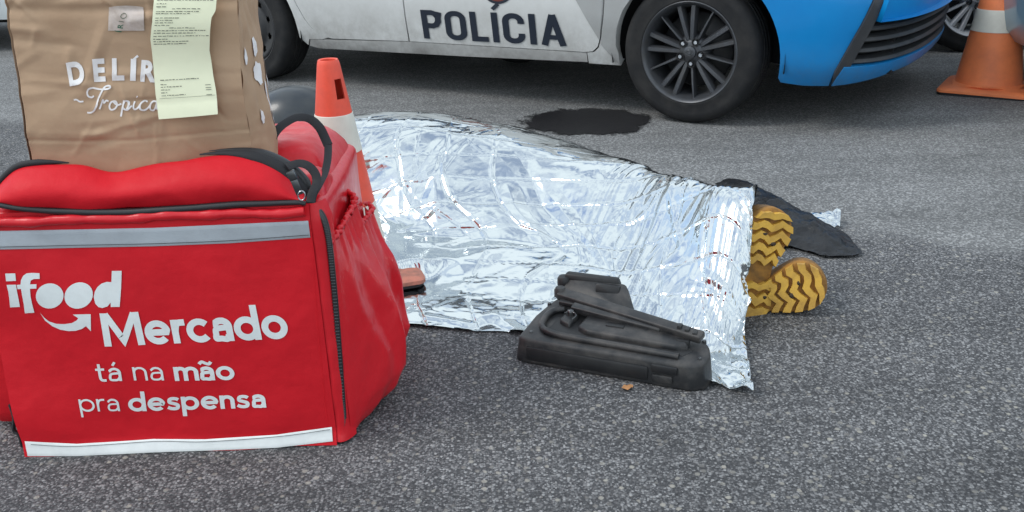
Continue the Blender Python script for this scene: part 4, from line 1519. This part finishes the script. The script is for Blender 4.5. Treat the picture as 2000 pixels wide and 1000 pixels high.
def px_text(txt, bold, p0, p1, up, fn, squeeze=None):
    """lays txt with its baseline from p0 to p1 (photo px) and x-height vector up"""
    V, f = text_mesh(txt, bold)
    a, b = min(v[0] for v in V), max(v[0] for v in V)
    out = []
    for x, y in V:
        t = (x - a) / (b - a)
        k = y / XH
        out.append(fn(p0[0] + (p1[0] - p0[0]) * t + up[0] * k, p0[1] + (p1[1] - p0[1]) * t + up[1] * k))
    return mesh(out, f)
FB = lambda x, y: B(on_front(x, y))
def rarc(cx, cy, r, a0, a1, n=18, ry=None):
    ry = ry or r
    return [(cx + r * math.cos(math.radians(a0 + (a1 - a0) * i / n)), cy + ry * math.sin(math.radians(a0 + (a1 - a0) * i / n))) for i in range(n + 1)]
def sans(ch, w):
    """geometric lower-case glyphs: strokes in x-height units, advance"""
    h = w / 2
    r = .52 - h
    ring = rarc(.52, .5, r, 0, 360, 32, .51 - h)[:-1]
    smooth = lambda p, k=6: [(q.x, q.y) for q in spline([Vector((a, b, 0)) for a, b in p], k)]
    A_ = [([(.07 + h * .3, .76)] + rarc(.43, .63, .37 - h * .6, 150, 0, 14, .38 - h) + [(.80 - h * .6 + .0, .4), (.80 - h * .6, 0)], w, False),
          (smooth([(.80 - h, .575), (.45, .575), (.20, .52), (.03 + h, .30), (.16, .08 + h * .4), (.36, h - .01), (.58, .10), (.80 - h, .26)]), w * .9, False)]
    g = {
        'o': ([(ring, w, True)], 1.04), 'c': ([(rarc(.52, .5, r, 42, 318, 26, .51 - h), w, False)], .92),
        'e': ([([(.06 + h, .5)] + [(.9, .5)] + rarc(.52, .5, r, 0, 318, 32, .51 - h)[1:], w, False)], 1.02),
        'a': (A_, .84), 'á': (A_ + [([(.38, 1.16), (.54, 1.42)], w * .9, False)], .84),
        'ã': (A_ + [(smooth([(.08, 1.18), (.24, 1.34), (.44, 1.24), (.62, 1.18), (.76, 1.34)]), w * .8, False)], .84),
        'n': ([([(h, 0), (h, 1)], w, False), ([(h, .55)] + rarc(.43, .60, .43 - h, 165, 0, 14, .41 - h) + [(.86 - h, 0)], w, False)], .86),
        'm': ([([(h, 0), (h, 1)], w, False), ([(h, .58)] + rarc(.385, .64, .385 - h, 165, 0, 12, .37 - h) + [(.77 - h, 0)], w, False), ([(.77 - h, .58)] + rarc(1.09 - h, .64, .35 - h * .5, 165, 0, 12, .37 - h) + [(1.44 - h * 1.5, 0)], w, False)], 1.44 - h),
        'r': ([([(h, 0), (h, 1)], w, False), (smooth([(h, .52), (h + .08, .80), (.32, 1 - h), (.56, 1 - h * .9)]), w, False)], .52),
        'd': ([(ring, w, True), ([(1.04 - h, 0), (1.04 - h, 1.48)], w, False)], 1.04),
        'p': ([(ring, w, True), ([(h, -.46), (h, 1)], w, False)], 1.04),
        't': ([(smooth([(.24, 1.32), (.24, .9), (.24, .45), (.28, .16), (.42, h), (.60, h)]), w, False), ([(0, 1 - h), (.56, 1 - h)], w * .92, False)], .58),
        's': ([(smooth([(.70, .78), (.56, 1 - h * 1.1), (.34, 1 - h), (.08 + h, .80), (.14 + h * .4, .60), (.40, .51), (.66 - h * .3, .40), (.74 - h, .20), (.48, h), (.24, h * 1.1), (.05, .24)], 5), w * .95, False)], .76),
        'M': ([([(h, 0), (h + .04, 1.40)], w * 1.05, False), ([(1.62 - h, 0), (1.58 - h, 1.40)], w * 1.05, False), ([(h + .10, 1.36), (.81, .22), (1.52 - h, 1.36)], w, False)], 1.62),
    }
    return g[ch]
def px_sans(txt, w, p0, p1, up, gap=.15):
    pen, st = 0, []
    for ch in txt:
        S_, adv = sans(ch, w)
        st += [([(x + pen, y) for x, y in p], ww, c) for p, ww, c in S_]
        pen += adv + gap
    pen -= gap
    def fn(u, v, l):
        t = u / pen
        return B(on_front(p0[0] + (p1[0] - p0[0]) * t + up[0] * v, p0[1] + (p1[1] - p0[1]) * t + up[1] * v, .0011 + l * .12))
    return link('lettering', stroke_mesh(st, fn, .16), M_print, bag)
px_sans('Mercado', .27, (205, 677), (566, 661), (-9, -46), .07)
px_sans('tá', .18, (190, 746), (239, 744), (-4.5, -26))
px_sans('na', .15, (262, 743), (321, 743), (-4.5, -26))
px_sans('mão', .25, (342, 744), (460, 742), (-4.5, -27), .10)
px_sans('pra', .15, (157, 804), (235, 803), (-4.5, -24))
px_sans('despensa', .25, (252, 804), (520, 796), (-3.5, -26), .10)

def zpoly(pts, s=5., ox=0, oy=500):
    return [(x / s + ox, y / s + oy) for x, y in pts]
def poly_print(pts, name='logo', fn=None, mat_=None, par=None, step=5):
    me = panel([tuple(p) for p in pts], fn or FB, step)
    return link(name, me, mat_ or M_print, par or bag)
def ell(cx, cy, rx, ry, rot=0, n=28):
    r = math.radians(rot)
    return [(cx + rx * math.cos(a) * math.cos(r) - ry * math.sin(a) * math.sin(r), cy + rx * math.cos(a) * math.sin(r) + ry * math.sin(a) * math.cos(r)) for a in np.linspace(0, 2 * math.pi, n + 1)[:-1]]
poly_print(zpoly([(50, 172), (148, 170), (155, 243), (60, 247)]))
poly_print(zpoly([(64, 282), (155, 280), (165, 340), (182, 420), (195, 497), (98, 502), (92, 430), (82, 350)]))
poly_print(zpoly([(163, 282), (200, 280), (205, 235), (225, 195), (258, 170), (310, 165), (385, 168), (387, 224), (330, 225), (300, 240), (292, 278), (355, 276), (355, 318), (292, 320), (298, 390), (312, 460), (336, 553), (243, 560), (232, 470), (215, 380), (205, 322), (172, 324)]))
poly_print(ell(*zpoly([(485, 390)])[0], 27, 24.5, -8))
poly_print(ell(*zpoly([(768, 386)])[0], 28.5, 25, -28))
poly_print(zpoly([(915, 400), (925, 350), (950, 305), (990, 270), (1040, 253), (1088, 256), (1092, 146), (1188, 145), (1182, 320), (1168, 497), (1082, 498), (1080, 455), (1050, 492), (1000, 508), (960, 498), (930, 465)]))
poly_print(zpoly([(390, 552), (430, 600), (480, 640), (550, 662), (630, 665), (700, 655), (745, 632), (765, 608), (710, 572), (885, 568), (888, 735), (840, 685), (800, 712), (740, 730), (670, 733), (590, 720), (510, 685), (440, 630)]))

# lid roll ---------------------------------------------------------
lid_px = [(-22, 392), (-10, 372), (8, 348), (32, 328), (62, 320), (110, 318), (160, 322), (210, 335), (265, 328), (330, 315), (400, 305), (455, 303), (500, 310), (540, 328), (570, 352), (590, 378), (597, 392)]
lid_bt = [(-22, 392), (0, 396), (30, 401), (60, 404), (100, 407), (150, 409), (200, 410), (260, 409), (320, 405), (380, 401), (430, 397), (470, 394), (500, 393), (530, 392), (560, 391), (585, 391), (597, 393)]
tp = spline([Vector((*p, 0)) for p in lid_px], 6)
bt = spline([Vector((*p, 0)) for p in lid_bt], 6)
rows, crown_line, gap_line = [], [], []
for i, (a, b) in enumerate(zip(tp, bt)):
    A_, B_ = aty(a.x, a.y, 1.585), aty(b.x, b.y, 1.548)
    h = max(.002, A_.z - B_.z)
    full = min(1, h / .06)
    r = []
    for j in range(23):
        t = j / 22
        if t < .6:          # front, from the zip up to the crown
            q = t / .6
            y = 1.548 + .037 * q ** 2 - .017 * full * math.sin(math.pi * q) * (1 - .25 * q)
            z = B_.z + h * q ** .92
            x = B_.x + (A_.x - B_.x) * q
        else:               # back down under the paper bag
            q = (t - .6) / .4
            y = 1.585 + .05 * q
            z = B_.z + h - (h * .9) * q ** 1.6
            x = A_.x
        w = .004 * full * nz(x * 11, z * 16, 3) + .008 * full * abs(nz(x * 6 + z * 11, z * 8 - x * 4, 9)) - .007 * full * abs(nz(x * 7 - z * 13, z * 6, 21))
        r.append(B((x, y + w, z + w * .5)))
    rows.append(r)
    crown_line.append(B((A_.x, 1.585, A_.z + .001)))
    gap_line.append(B((B_.x, 1.546, B_.z - .004)))
link('lid', grid(np.array(rows)), M_red, bag)
nL = len(crown_line)
link('lid_piping', tube_mesh(crown_line[4:34], [.006 * min(1, (30 - i) / 8, (i + 3) / 6) + .0004 for i in range(30)], 8), M_black_web, bag)
link('zip_tape', tube_mesh([p + Vector((.0, .004, .002)) for p in crown_line[nL - 38:]], [.0115 * min(1, (i + 2) / 14) for i in range(38)], 10, flat=.5, up=(0, -.5, .85)), M_black_web, bag)
link('zip_tape', tube_mesh([p + Vector((.013, .018, .004)) for p in crown_line[nL - 38:]], [.0085 * min(1, (i + 2) / 14) for i in range(38)], 10, flat=.5, up=(0, -.2, .95)), M_zip, bag)
link('zip', tube_mesh(gap_line, [.0042 + .0026 * math.sin(math.pi * i / (nL - 1)) for i in range(nL)], 8), M_zip, bag)
# slider and pull
sl = thing_e = bpy.data.objects.new('zip_slider', None)
COL.objects.link(sl)
sl.parent = bag
def bar_px(a, b, w, th, Y, bevel=.001):
    p, q = B(aty(*a, Y)), B(aty(*b, Y))
    t = (q - p).normalized()
    n = Vector((0, 1, 0))
    s = t.cross(n).normalized()
    return hull([c + s * sx * w + n * sy * th for c in (p, q) for sx in (-1, 1) for sy in (-1, 1)], bevel, 2)
link('slider_body', bar_px((566, 334), (576, 352), .007, .005, 1.548), M_metal, sl)
link('pull_tab', bar_px((574, 352), (586, 380), .0062, .0016, 1.540), M_metal, sl)
ring = [B(aty(587 + 7 * math.cos(a) + 2, 382 + 9 * math.sin(a), 1.539)) for a in np.linspace(0, 2 * math.pi, 17)]
link('pull_ring', tube_mesh(ring, .0014, 6), M_nut, sl)

# top of the bag behind the paper bag: slumped cover with carrying straps
def puff(cx, cy, z0, sx, sy, hz, sh, seed):
    rows = []
    for i in range(41):
        r = []
        for j in range(41):
            a, b = i / 20 - 1, j / 20 - 1
            e = max(0, 1 - abs(a) ** sh) ** .55 * max(0, 1 - abs(b) ** sh) ** .55
            x, y = cx + a * sx, cy + b * sy
            z = z0 + hz * e * (1 + .22 * nz(x * 7, y * 7, seed)) + .012 * e * nz(x * 22, y * 22, seed + 3)
            r.append(B((x, y, z)))
        rows.append(r)
    return grid(np.array(rows))
link('top_cover', puff(-.64, 1.835, .470, .308, .125, .088, 5, 2), M_red_shiny, bag)
link('top_cover', puff(-.385, 1.66, .468, .055, .075, .062, 3, 5), M_red_shiny, bag)
def strap(pxs, w=.0105, flat=.22, up=(0, -.7, .7), name='strap'):
    return link(name, tube_mesh([B(aty(x, y, Y)) for x, y, Y in pxs], w, 8, flat=flat, up=up, smooth=6), M_black_web, bag)
strap([(512, 306, 1.69), (526, 280, 1.71), (540, 256, 1.73), (558, 240, 1.75), (582, 229, 1.77), (606, 233, 1.78), (624, 249, 1.77), (634, 268, 1.76), (641, 284, 1.745)], name='handle', w=.009)
strap([(641, 284, 1.745), (640, 310, 1.70), (634, 338, 1.65), (622, 362, 1.60), (611, 382, 1.57), (607, 402, 1.553)], w=.0075)
strap([(560, 326, 1.585), (582, 319, 1.60), (602, 324, 1.60), (616, 340, 1.595), (618, 358, 1.585), (610, 376, 1.565), (606, 396, 1.553)], w=.008)
strap([(640, 283, 1.83), (654, 286, 1.86), (668, 290, 1.90)], w=.005)

# side pockets
def pocket(y0, y1, ztop, w_low, w_top, seed, tilt=0.):
    rows = []
    ns, nt = 70, 50
    for i in range(ns + 1):
        s = i / ns
        r = []
        for j in range(nt + 1):
            t = j / nt
            y = y0 + (y1 - y0) * s
            env = (s / .78) ** .8 if s < .78 else (max(0, 1 - s) / .22) ** .6
            pr = np.interp(t, (0, .05, .14, .3, .6, .86, 1), (.45, .80, 1, .98, .74, .36, .14))
            d = (w_top + (w_low - w_top) * pr) * env
            g = max(0, (t - .72) / .28) ** 1.5
            d += env * .0055 * math.sin(s * 17 + 2.5 * nz(t * 2, s * 2, seed) + seed) * (1 - .7 * abs(t - .55))
            d += env * g * .004 * (.5 + nz(s * 7, seed, 2)) * math.sin(s * 2 * math.pi * 13 + 6 * nz(s * 4, t * 2, seed)) + env * .010 * nz(s * 2.5, t * 3, seed) - env * (1 - g) * .009 * abs(nz(s * 2.6 - t * 2.2, t * 2.0, seed + 9))
            d += env * .004 * math.sin((s * 1.6 + t * .9) * 12 + seed) * (1 - g)
            z = .012 + (ztop - .012) * t + tilt * s * t + .012 * g * math.sin(s * 2 * math.pi * 7 + seed)
            y += .02 * pr * (s - .35) + tilt * 0
            r.append(B((-.326 + d, y, z)))
        rows.append(r)
    return grid(np.array(rows))
link('side_pocket', pocket(1.567, 1.765, .405, .098, .014, 2, .035), M_red_shiny, bag)
link('side_pocket', pocket(1.772, 1.975, .345, .082, .014, 6, .0), M_red_shiny, bag)
# gathered elastic hems
for (y0, y1, zt, tl, sd) in ((1.567, 1.765, .405, .035, 2), (1.772, 1.975, .345, .0, 6)):
    q = []
    for i in range(80):
        s = i / 79
        env = (s / .78) ** .8 if s < .78 else (max(0, 1 - s) / .22) ** .6
        q.append(B((-.326 + .026 * env + .0025 * math.sin(s * 6.283 * 15), y0 + (y1 - y0) * s + .02 * .34 * (s - .35), zt + tl * s + .002 * math.sin(s * 6.283 * 11 + sd) + .003)))
    link('pocket_hem', tube_mesh(q, [.0046 + .0012 * math.sin(i * 1.9) for i in range(80)], 8), M_red_shiny, bag)

# ------------------------------------------------------------------ paper bag
pb = thing('paper_bag', 'brown kraft paper bag printed DELÍRIO Tropical standing on the red bag', 'paper bag', (-.64, 1.70, .53))
PO = Vector(pb.location)
def Q(p):
    return Vector(p) - PO
ZB, ZT = .535, .93
def pb_edges(z):
    t = (z - ZB) / (ZT - ZB)
    xl = -.858 + .036 * t + .0025 * math.sin(t * 7)
    xr = -.458 + .010 * t - .004 * math.sin(t * 5)
    return xl, xr
_cr = random.Random(21)
CREASES = []
for _k in range(46):
    _th = _cr.choice([0, .1, 1.5, .8, 2.3]) + _cr.uniform(-.3, .3)
    CREASES.append((_cr.uniform(-.87, -.44), _cr.uniform(.55, .86), math.cos(_th), math.sin(_th), _cr.uniform(.02, .09), _cr.uniform(.004, .016), _cr.uniform(.0010, .0034) * _cr.choice((-1, 1))))
def creases(x, z):
    y = 0
    for cx, cz, c, s_, ln, wd, am in CREASES:
        dx, dz = x - cx, z - cz
        if abs(dx) > .1 or abs(dz) > .1:
            continue
        al, ac = abs(dx * c + dz * s_), abs(dz * c - dx * s_)
        if al < ln and ac < wd:
            y += am * (1 - ac / wd) * min(1, (1 - al / ln) * 2.5)
    return y
def pfront(x, z):
    xl, xr = pb_edges(z)
    q = (x - xl) / (xr - xl)
    y = 1.622 - .012 * math.sin(math.pi * max(0, min(1, q))) + creases(x, z)
    # folds pressed in when the bag was flat
    for zf, a, w in ((.603, .0018, .0035), (.712, .0006, .004), (.828, .004, .010)):
        zz = zf + .006 * nz(x * 5, zf * 30)
        y += a * math.exp(-((z - zz) / w) ** 2)
        y -= a * .35 * math.exp(-((z - zz - .014) / (w * 1.6)) ** 2)
    y += .007 * nz(x * 5, z * 5, 2) + .0035 * nz(x * 13, z * 12, 6) + .0035 * abs(nz(x * 9 + z * 8, z * 9 - x * 6, 11)) - .003 * abs(nz(x * 6 - z * 9, z * 6 + x * 3, 15))
    y += max(0, z - .835) * .22 + .006 * max(0, .603 - z) / .07 - .004 * math.exp(-((z - .66) / .05) ** 2)
    return y
rows = []
for i in range(131):
    q = i / 130
    r = []
    for j in range(141):
        z = ZB + (ZT - ZB) * j / 140
        xl, xr = pb_edges(z)
        x = xl + (xr - xl) * q
        r.append(Q((x, pfront(x, z), z)))
    rows.append(r)
link('front_panel', grid(np.array(rows)), M_kraft, pb)
# right gusset, folded in along its middle
def gusset(t, z):
    xl, xr = pb_edges(z)
    h = (z - ZB) / (ZT - ZB)
    y0 = pfront(xr, z)
    dep = .135 - .07 * max(0, h - .5) * 1.6
    y = y0 + dep * t
    bulge = (.020 - .045 * max(0, h - .25)) * math.sin(math.pi * t)
    x = xr + bulge + .006 * t + .006 * nz(t * 4, z * 12, 3) * math.sin(math.pi * t) + (.004 * nz(t * 9, z * 25, 7))
    return Vector((x, y, z))
link('gusset', grid(np.array([[Q(gusset(i / 24, ZB + (ZT - ZB) * j / 70)) for j in range(71)] for i in range(25)])), M_kraft, pb)
def gusset_l(t, z):
    xl, xr = pb_edges(z)
    h = (z - ZB) / (ZT - ZB)
    return Vector((xl - .004 + (-.015 + .05 * h) * math.sin(math.pi * t), pfront(xl, z) + (.165 - .07 * h) * t, z))
link('gusset', grid(np.array([[Q(gusset_l(i / 12, ZB + (ZT - ZB) * j / 40)) for j in range(41)] for i in range(13)])), M_kraft, pb)
link('back_panel', grid(np.array([[Q(gusset_l(1, z) * (1 - q) + gusset(1, z) * q) for z in np.linspace(ZB, ZT, 30)] for q in np.linspace(0, 1, 20)])), M_kraft, pb)
link('base', grid(np.array([[Q(gusset_l(t, ZB + .002) * (1 - q) + gusset(t, ZB + .002) * q) for t in np.linspace(0, 1, 6)] for q in np.linspace(0, 1, 6)])), M_kraft, pb)

def on_paper(px, py, lift=.0013):
    p = aty(px, py, 1.62)
    p = aty(px, py, pfront(p.x, p.z) - lift)
    return Vector((p.x, pfront(p.x, p.z) - lift, p.z))
FP = lambda x, y: Q(on_paper(x, y))
# DELÍRIO: hand-cut capitals on a slight arch; the receipt covers the end
def cap(chs, bold, p0, w, h, rot, shear=0):
    V, f = text_mesh(chs, bold)
    a, b = min(v[0] for v in V), max(v[0] for v in V)
    Hh = XH / .5460 * .727
    c, s = math.cos(rot), math.sin(rot)
    out = []
    for x, y in V:
        u, v = (x - a) / (b - a) * w, -y / Hh * h
        u += shear * v
        out.append(FP(p0[0] + u * c - v * s, p0[1] + u * s + v * c))
    return link('lettering', mesh(out, f), M_kraft_print, pb)
for ch, p0, w, h, r in (('D', (136, 166), 32, 36, -.17), ('E', (183, 158), 24, 35, -.07), ('L', (219, 155), 24, 34, -.01), ('Í', (254, 155), 10, 33, .04), ('R', (274, 157), 30, 33, .06), ('I', (317, 160), 9, 33, .09), ('O', (336, 163), 33, 34, .14)):
    if ch == 'Í':
        cap('I', .05, p0, 11, h, r)
        poly_print([(257, 117), (268, 107), (271, 111), (261, 118)], 'lettering', FP, M_kraft_print, pb, 4)
    else:
        cap(ch, .045, p0, w, h, r)
# script line
def script(pts, w=3.4, k=6):
    P_ = [(p.x, p.y) for p in spline([Vector((a / 5.5556 + 100, b / 5.5556 + 90, 0)) for a, b in pts], k)]
    return (P_, w, False)
sc = [
    [(245, 585), (275, 582), (310, 603), (350, 600)],
    [(465, 540), (440, 556), (405, 545), (390, 510), (405, 470), (450, 455), (520, 468), (580, 468), (630, 458), (638, 435), (610, 430), (575, 450), (545, 500), (515, 570), (495, 640), (465, 700), (430, 722), (390, 722)],
    [(525, 685), (545, 630), (560, 585), (575, 615), (600, 590), (622, 600)],
    [(690, 595), (650, 610), (632, 655), (650, 690), (690, 680), (715, 640), (700, 600), (680, 610), (720, 640), (760, 625)],
    [(790, 585), (775, 660), (755, 765)],
    [(778, 640), (805, 595), (835, 605), (840, 645), (815, 690), (785, 680), (830, 690), (868, 650)],
    [(905, 600), (885, 655), (900, 690), (940, 670), (965, 630)],
    [(928, 545), (936, 553)],
    [(1045, 605), (1010, 595), (970, 625), (962, 675), (995, 700), (1040, 680), (1075, 640)],
    [(1150, 605), (1105, 600), (1075, 640), (1080, 690), (1120, 690), (1150, 610), (1150, 680), (1190, 680)],
]
for st in sc:
    link('script', stroke_mesh([script(st)], lambda u, v, l: Q(on_paper(u, v, .0014 + l))), M_kraft_print, pb)
# sticker with green letters
stk = []
for i in range(17):
    r = []
    for j in range(13):
        a, b = i / 16, j / 12
        px, py = 213 + 67 * a + 4 * b * (a - .5), 14 + 46 * b - 3 * a * (1 - a) * 4 * (1 - b)
        r.append(Q(on_paper(px, py, .0018 + .0012 * abs(nz(a * 6, b * 6, 4)))))
    stk.append(r)
sticker = link('sticker', grid(np.array(stk)), M_sticker, pb)
def stk_txt(ch, cx, cy, size, rot, mat_):
    V, f = text_mesh(ch, .01)
    a, b = min(v[0] for v in V), max(v[0] for v in V)
    out = []
    c, s = math.cos(rot), math.sin(rot)
    for x, y in V:
        u, v = (x - (a + b) / 2) * size, -(y - .36) * size
        out.append(FPs(cx + u * c - v * s, cy + u * s + v * c))
    link('sticker_letter', mesh(out, f), mat_, sticker)
FPs = lambda x, y: Q(on_paper(x, y, .0042))
for ch, cx, cy in (('O', 241, 31), ('I', 237, 42), ('R', 235, 51), ('Í', 232, 61)):
    stk_txt(ch, cx, cy, 15, -math.pi / 2 + .12, M_green_ink if ch in 'RÍ' else M_ink)
# white leaf print on the gusset
def leafshape(cy, cz, ry, rz, rot, jag=.15, seed=0):
    out = []
    for a in np.linspace(0, 6.283, 29)[:-1]:
        k = 1 + jag * math.sin(7 * a + seed)
        u, v = ry * k * math.cos(a), rz * k * math.sin(a)
        out.append((cy + u * math.cos(rot) - v * math.sin(rot), cz + u * math.sin(rot) + v * math.cos(rot)))
    return out
for i, (t, z, ry, rz, rot, jag) in enumerate(((.40, .745, .09, .017, .1, .05), (.42, .698, .11, .020, -.15, .10), (.64, .652, .07, .030, .08, .04), (.84, .690, .05, .034, .2, .06), (.12, .735, .05, .015, 0, .05), (.26, .622, .05, .013, .3, .1), (.86, .598, .07, .020, -.2, .15))):
    pl = leafshape(t, z * 4, ry, rz * 4, rot, jag, i)
    me = panel(pl, lambda a, b: Q(gusset(max(.01, min(.99, a)), b / 4) + Vector((.0022, 0, 0))), .03)
    link('leaf_print', me, M_kraft_print, pb)
# receipt -----------------------------------------------------------
def rc_edge(v):                   # v: 0 bottom .. 1 top ; photo px
    y = 226 - 236 * v
    xl = np.interp(y, (-10, 0, 40, 75, 140, 180, 228), (302, 301, 300, 296, 301, 306, 315))
    xr = np.interp(y, (-10, 0, 20, 34, 60, 100, 150, 180, 222), (425, 424, 423, 415, 412, 409, 416, 423, 429))
    return xl, xr, y
def rc(u, v, lift=0.):
    xl, xr, y = rc_edge(v)
    yy = y + (4 - 10 * u) * (1 - v) ** 2
    p = aty(xl + (xr - xl) * u, yy, 1.606)
    p.y = 1.6035 + max(0, p.z - .835) * .22 + (.004 * (u - .5) ** 2)
    p = aty(xl + (xr - xl) * u, yy, p.y)
    p.y -= .003 + .0035 * math.sin(v * 9 + 1) + .002 * math.sin(u * 3 + v * 4) + .010 * max(0, .12 - v) / .12 * .6 + lift
    return Q(p)
receipt = link('receipt', grid(np.array([[rc(i / 24, j / 60) for j in range(61)] for i in range(25)])), M_receipt, pb)
rs = random.Random(4)
bars = []
def dash(u0, u1, v, h):
    n = max(1, int((u1 - u0) / .05))
    V = []
    for i in range(n + 1):
        u = u0 + (u1 - u0) * i / n
        V += [rc(u, v, .0009), rc(u, v + h, .0009)]
    bars.append((V, [(2 * i, 2 * i + 2, 2 * i + 3, 2 * i + 1) for i in range(n)]))
lines = [(.985, .1, .9), (.955, .05, .95), (.925, .05, .2), (.90, .05, .2), (.885, .3, .75), (.862, .05, .75), (.845, .05, .6), (.81, .05, .45), (.79, .05, .35), (.77, .05, .35), (.75, .05, .3), (.727, .3, .75), (.705, .05, .92), (.685, .05, .75), (.66, .05, .98), (.635, .05, .3), (.615, .05, .65), (.595, .05, .6), (.30, .1, .75), (.265, .1, .2), (.245, .1, .45), (.222, .1, .25), (.20, .1, .2), (.178, .1, .5)]
for v, u0, u1 in lines:
    u = u0
    while u < u1:
        w = rs.uniform(.02, .075)
        dash(u, min(u + w, u1), v + rs.uniform(-.001, .001), rs.uniform(.0045, .0070))
        u += w + rs.uniform(.008, .022)
for v in (.245, .222, .205, .165):
    dash(.84, .93, v, .005)
dash(.06, .98, .158, .0022)
pr_ = link('receipt_print', mesh(*join(bars)), M_ink, receipt)
pr_['kind'] = 'stuff'

# ------------------------------------------------------------------ small litter
lf = at(1225, 757, .004)
V = [(lf.x + .012 * math.cos(a) * (1 + .3 * math.sin(2 * a)), lf.y + .010 * math.sin(a), .004 + .004 * math.sin(a * 2) ** 2) for a in np.linspace(0, 6.283, 13)[:-1]]
tag(link('dry_leaf', mesh(V + [(lf.x, lf.y, .008)], [(i, (i + 1) % 12, 12) for i in range(12)]), M_leaf), 'small dry orange leaf on the asphalt in front of the black case', 'leaf')
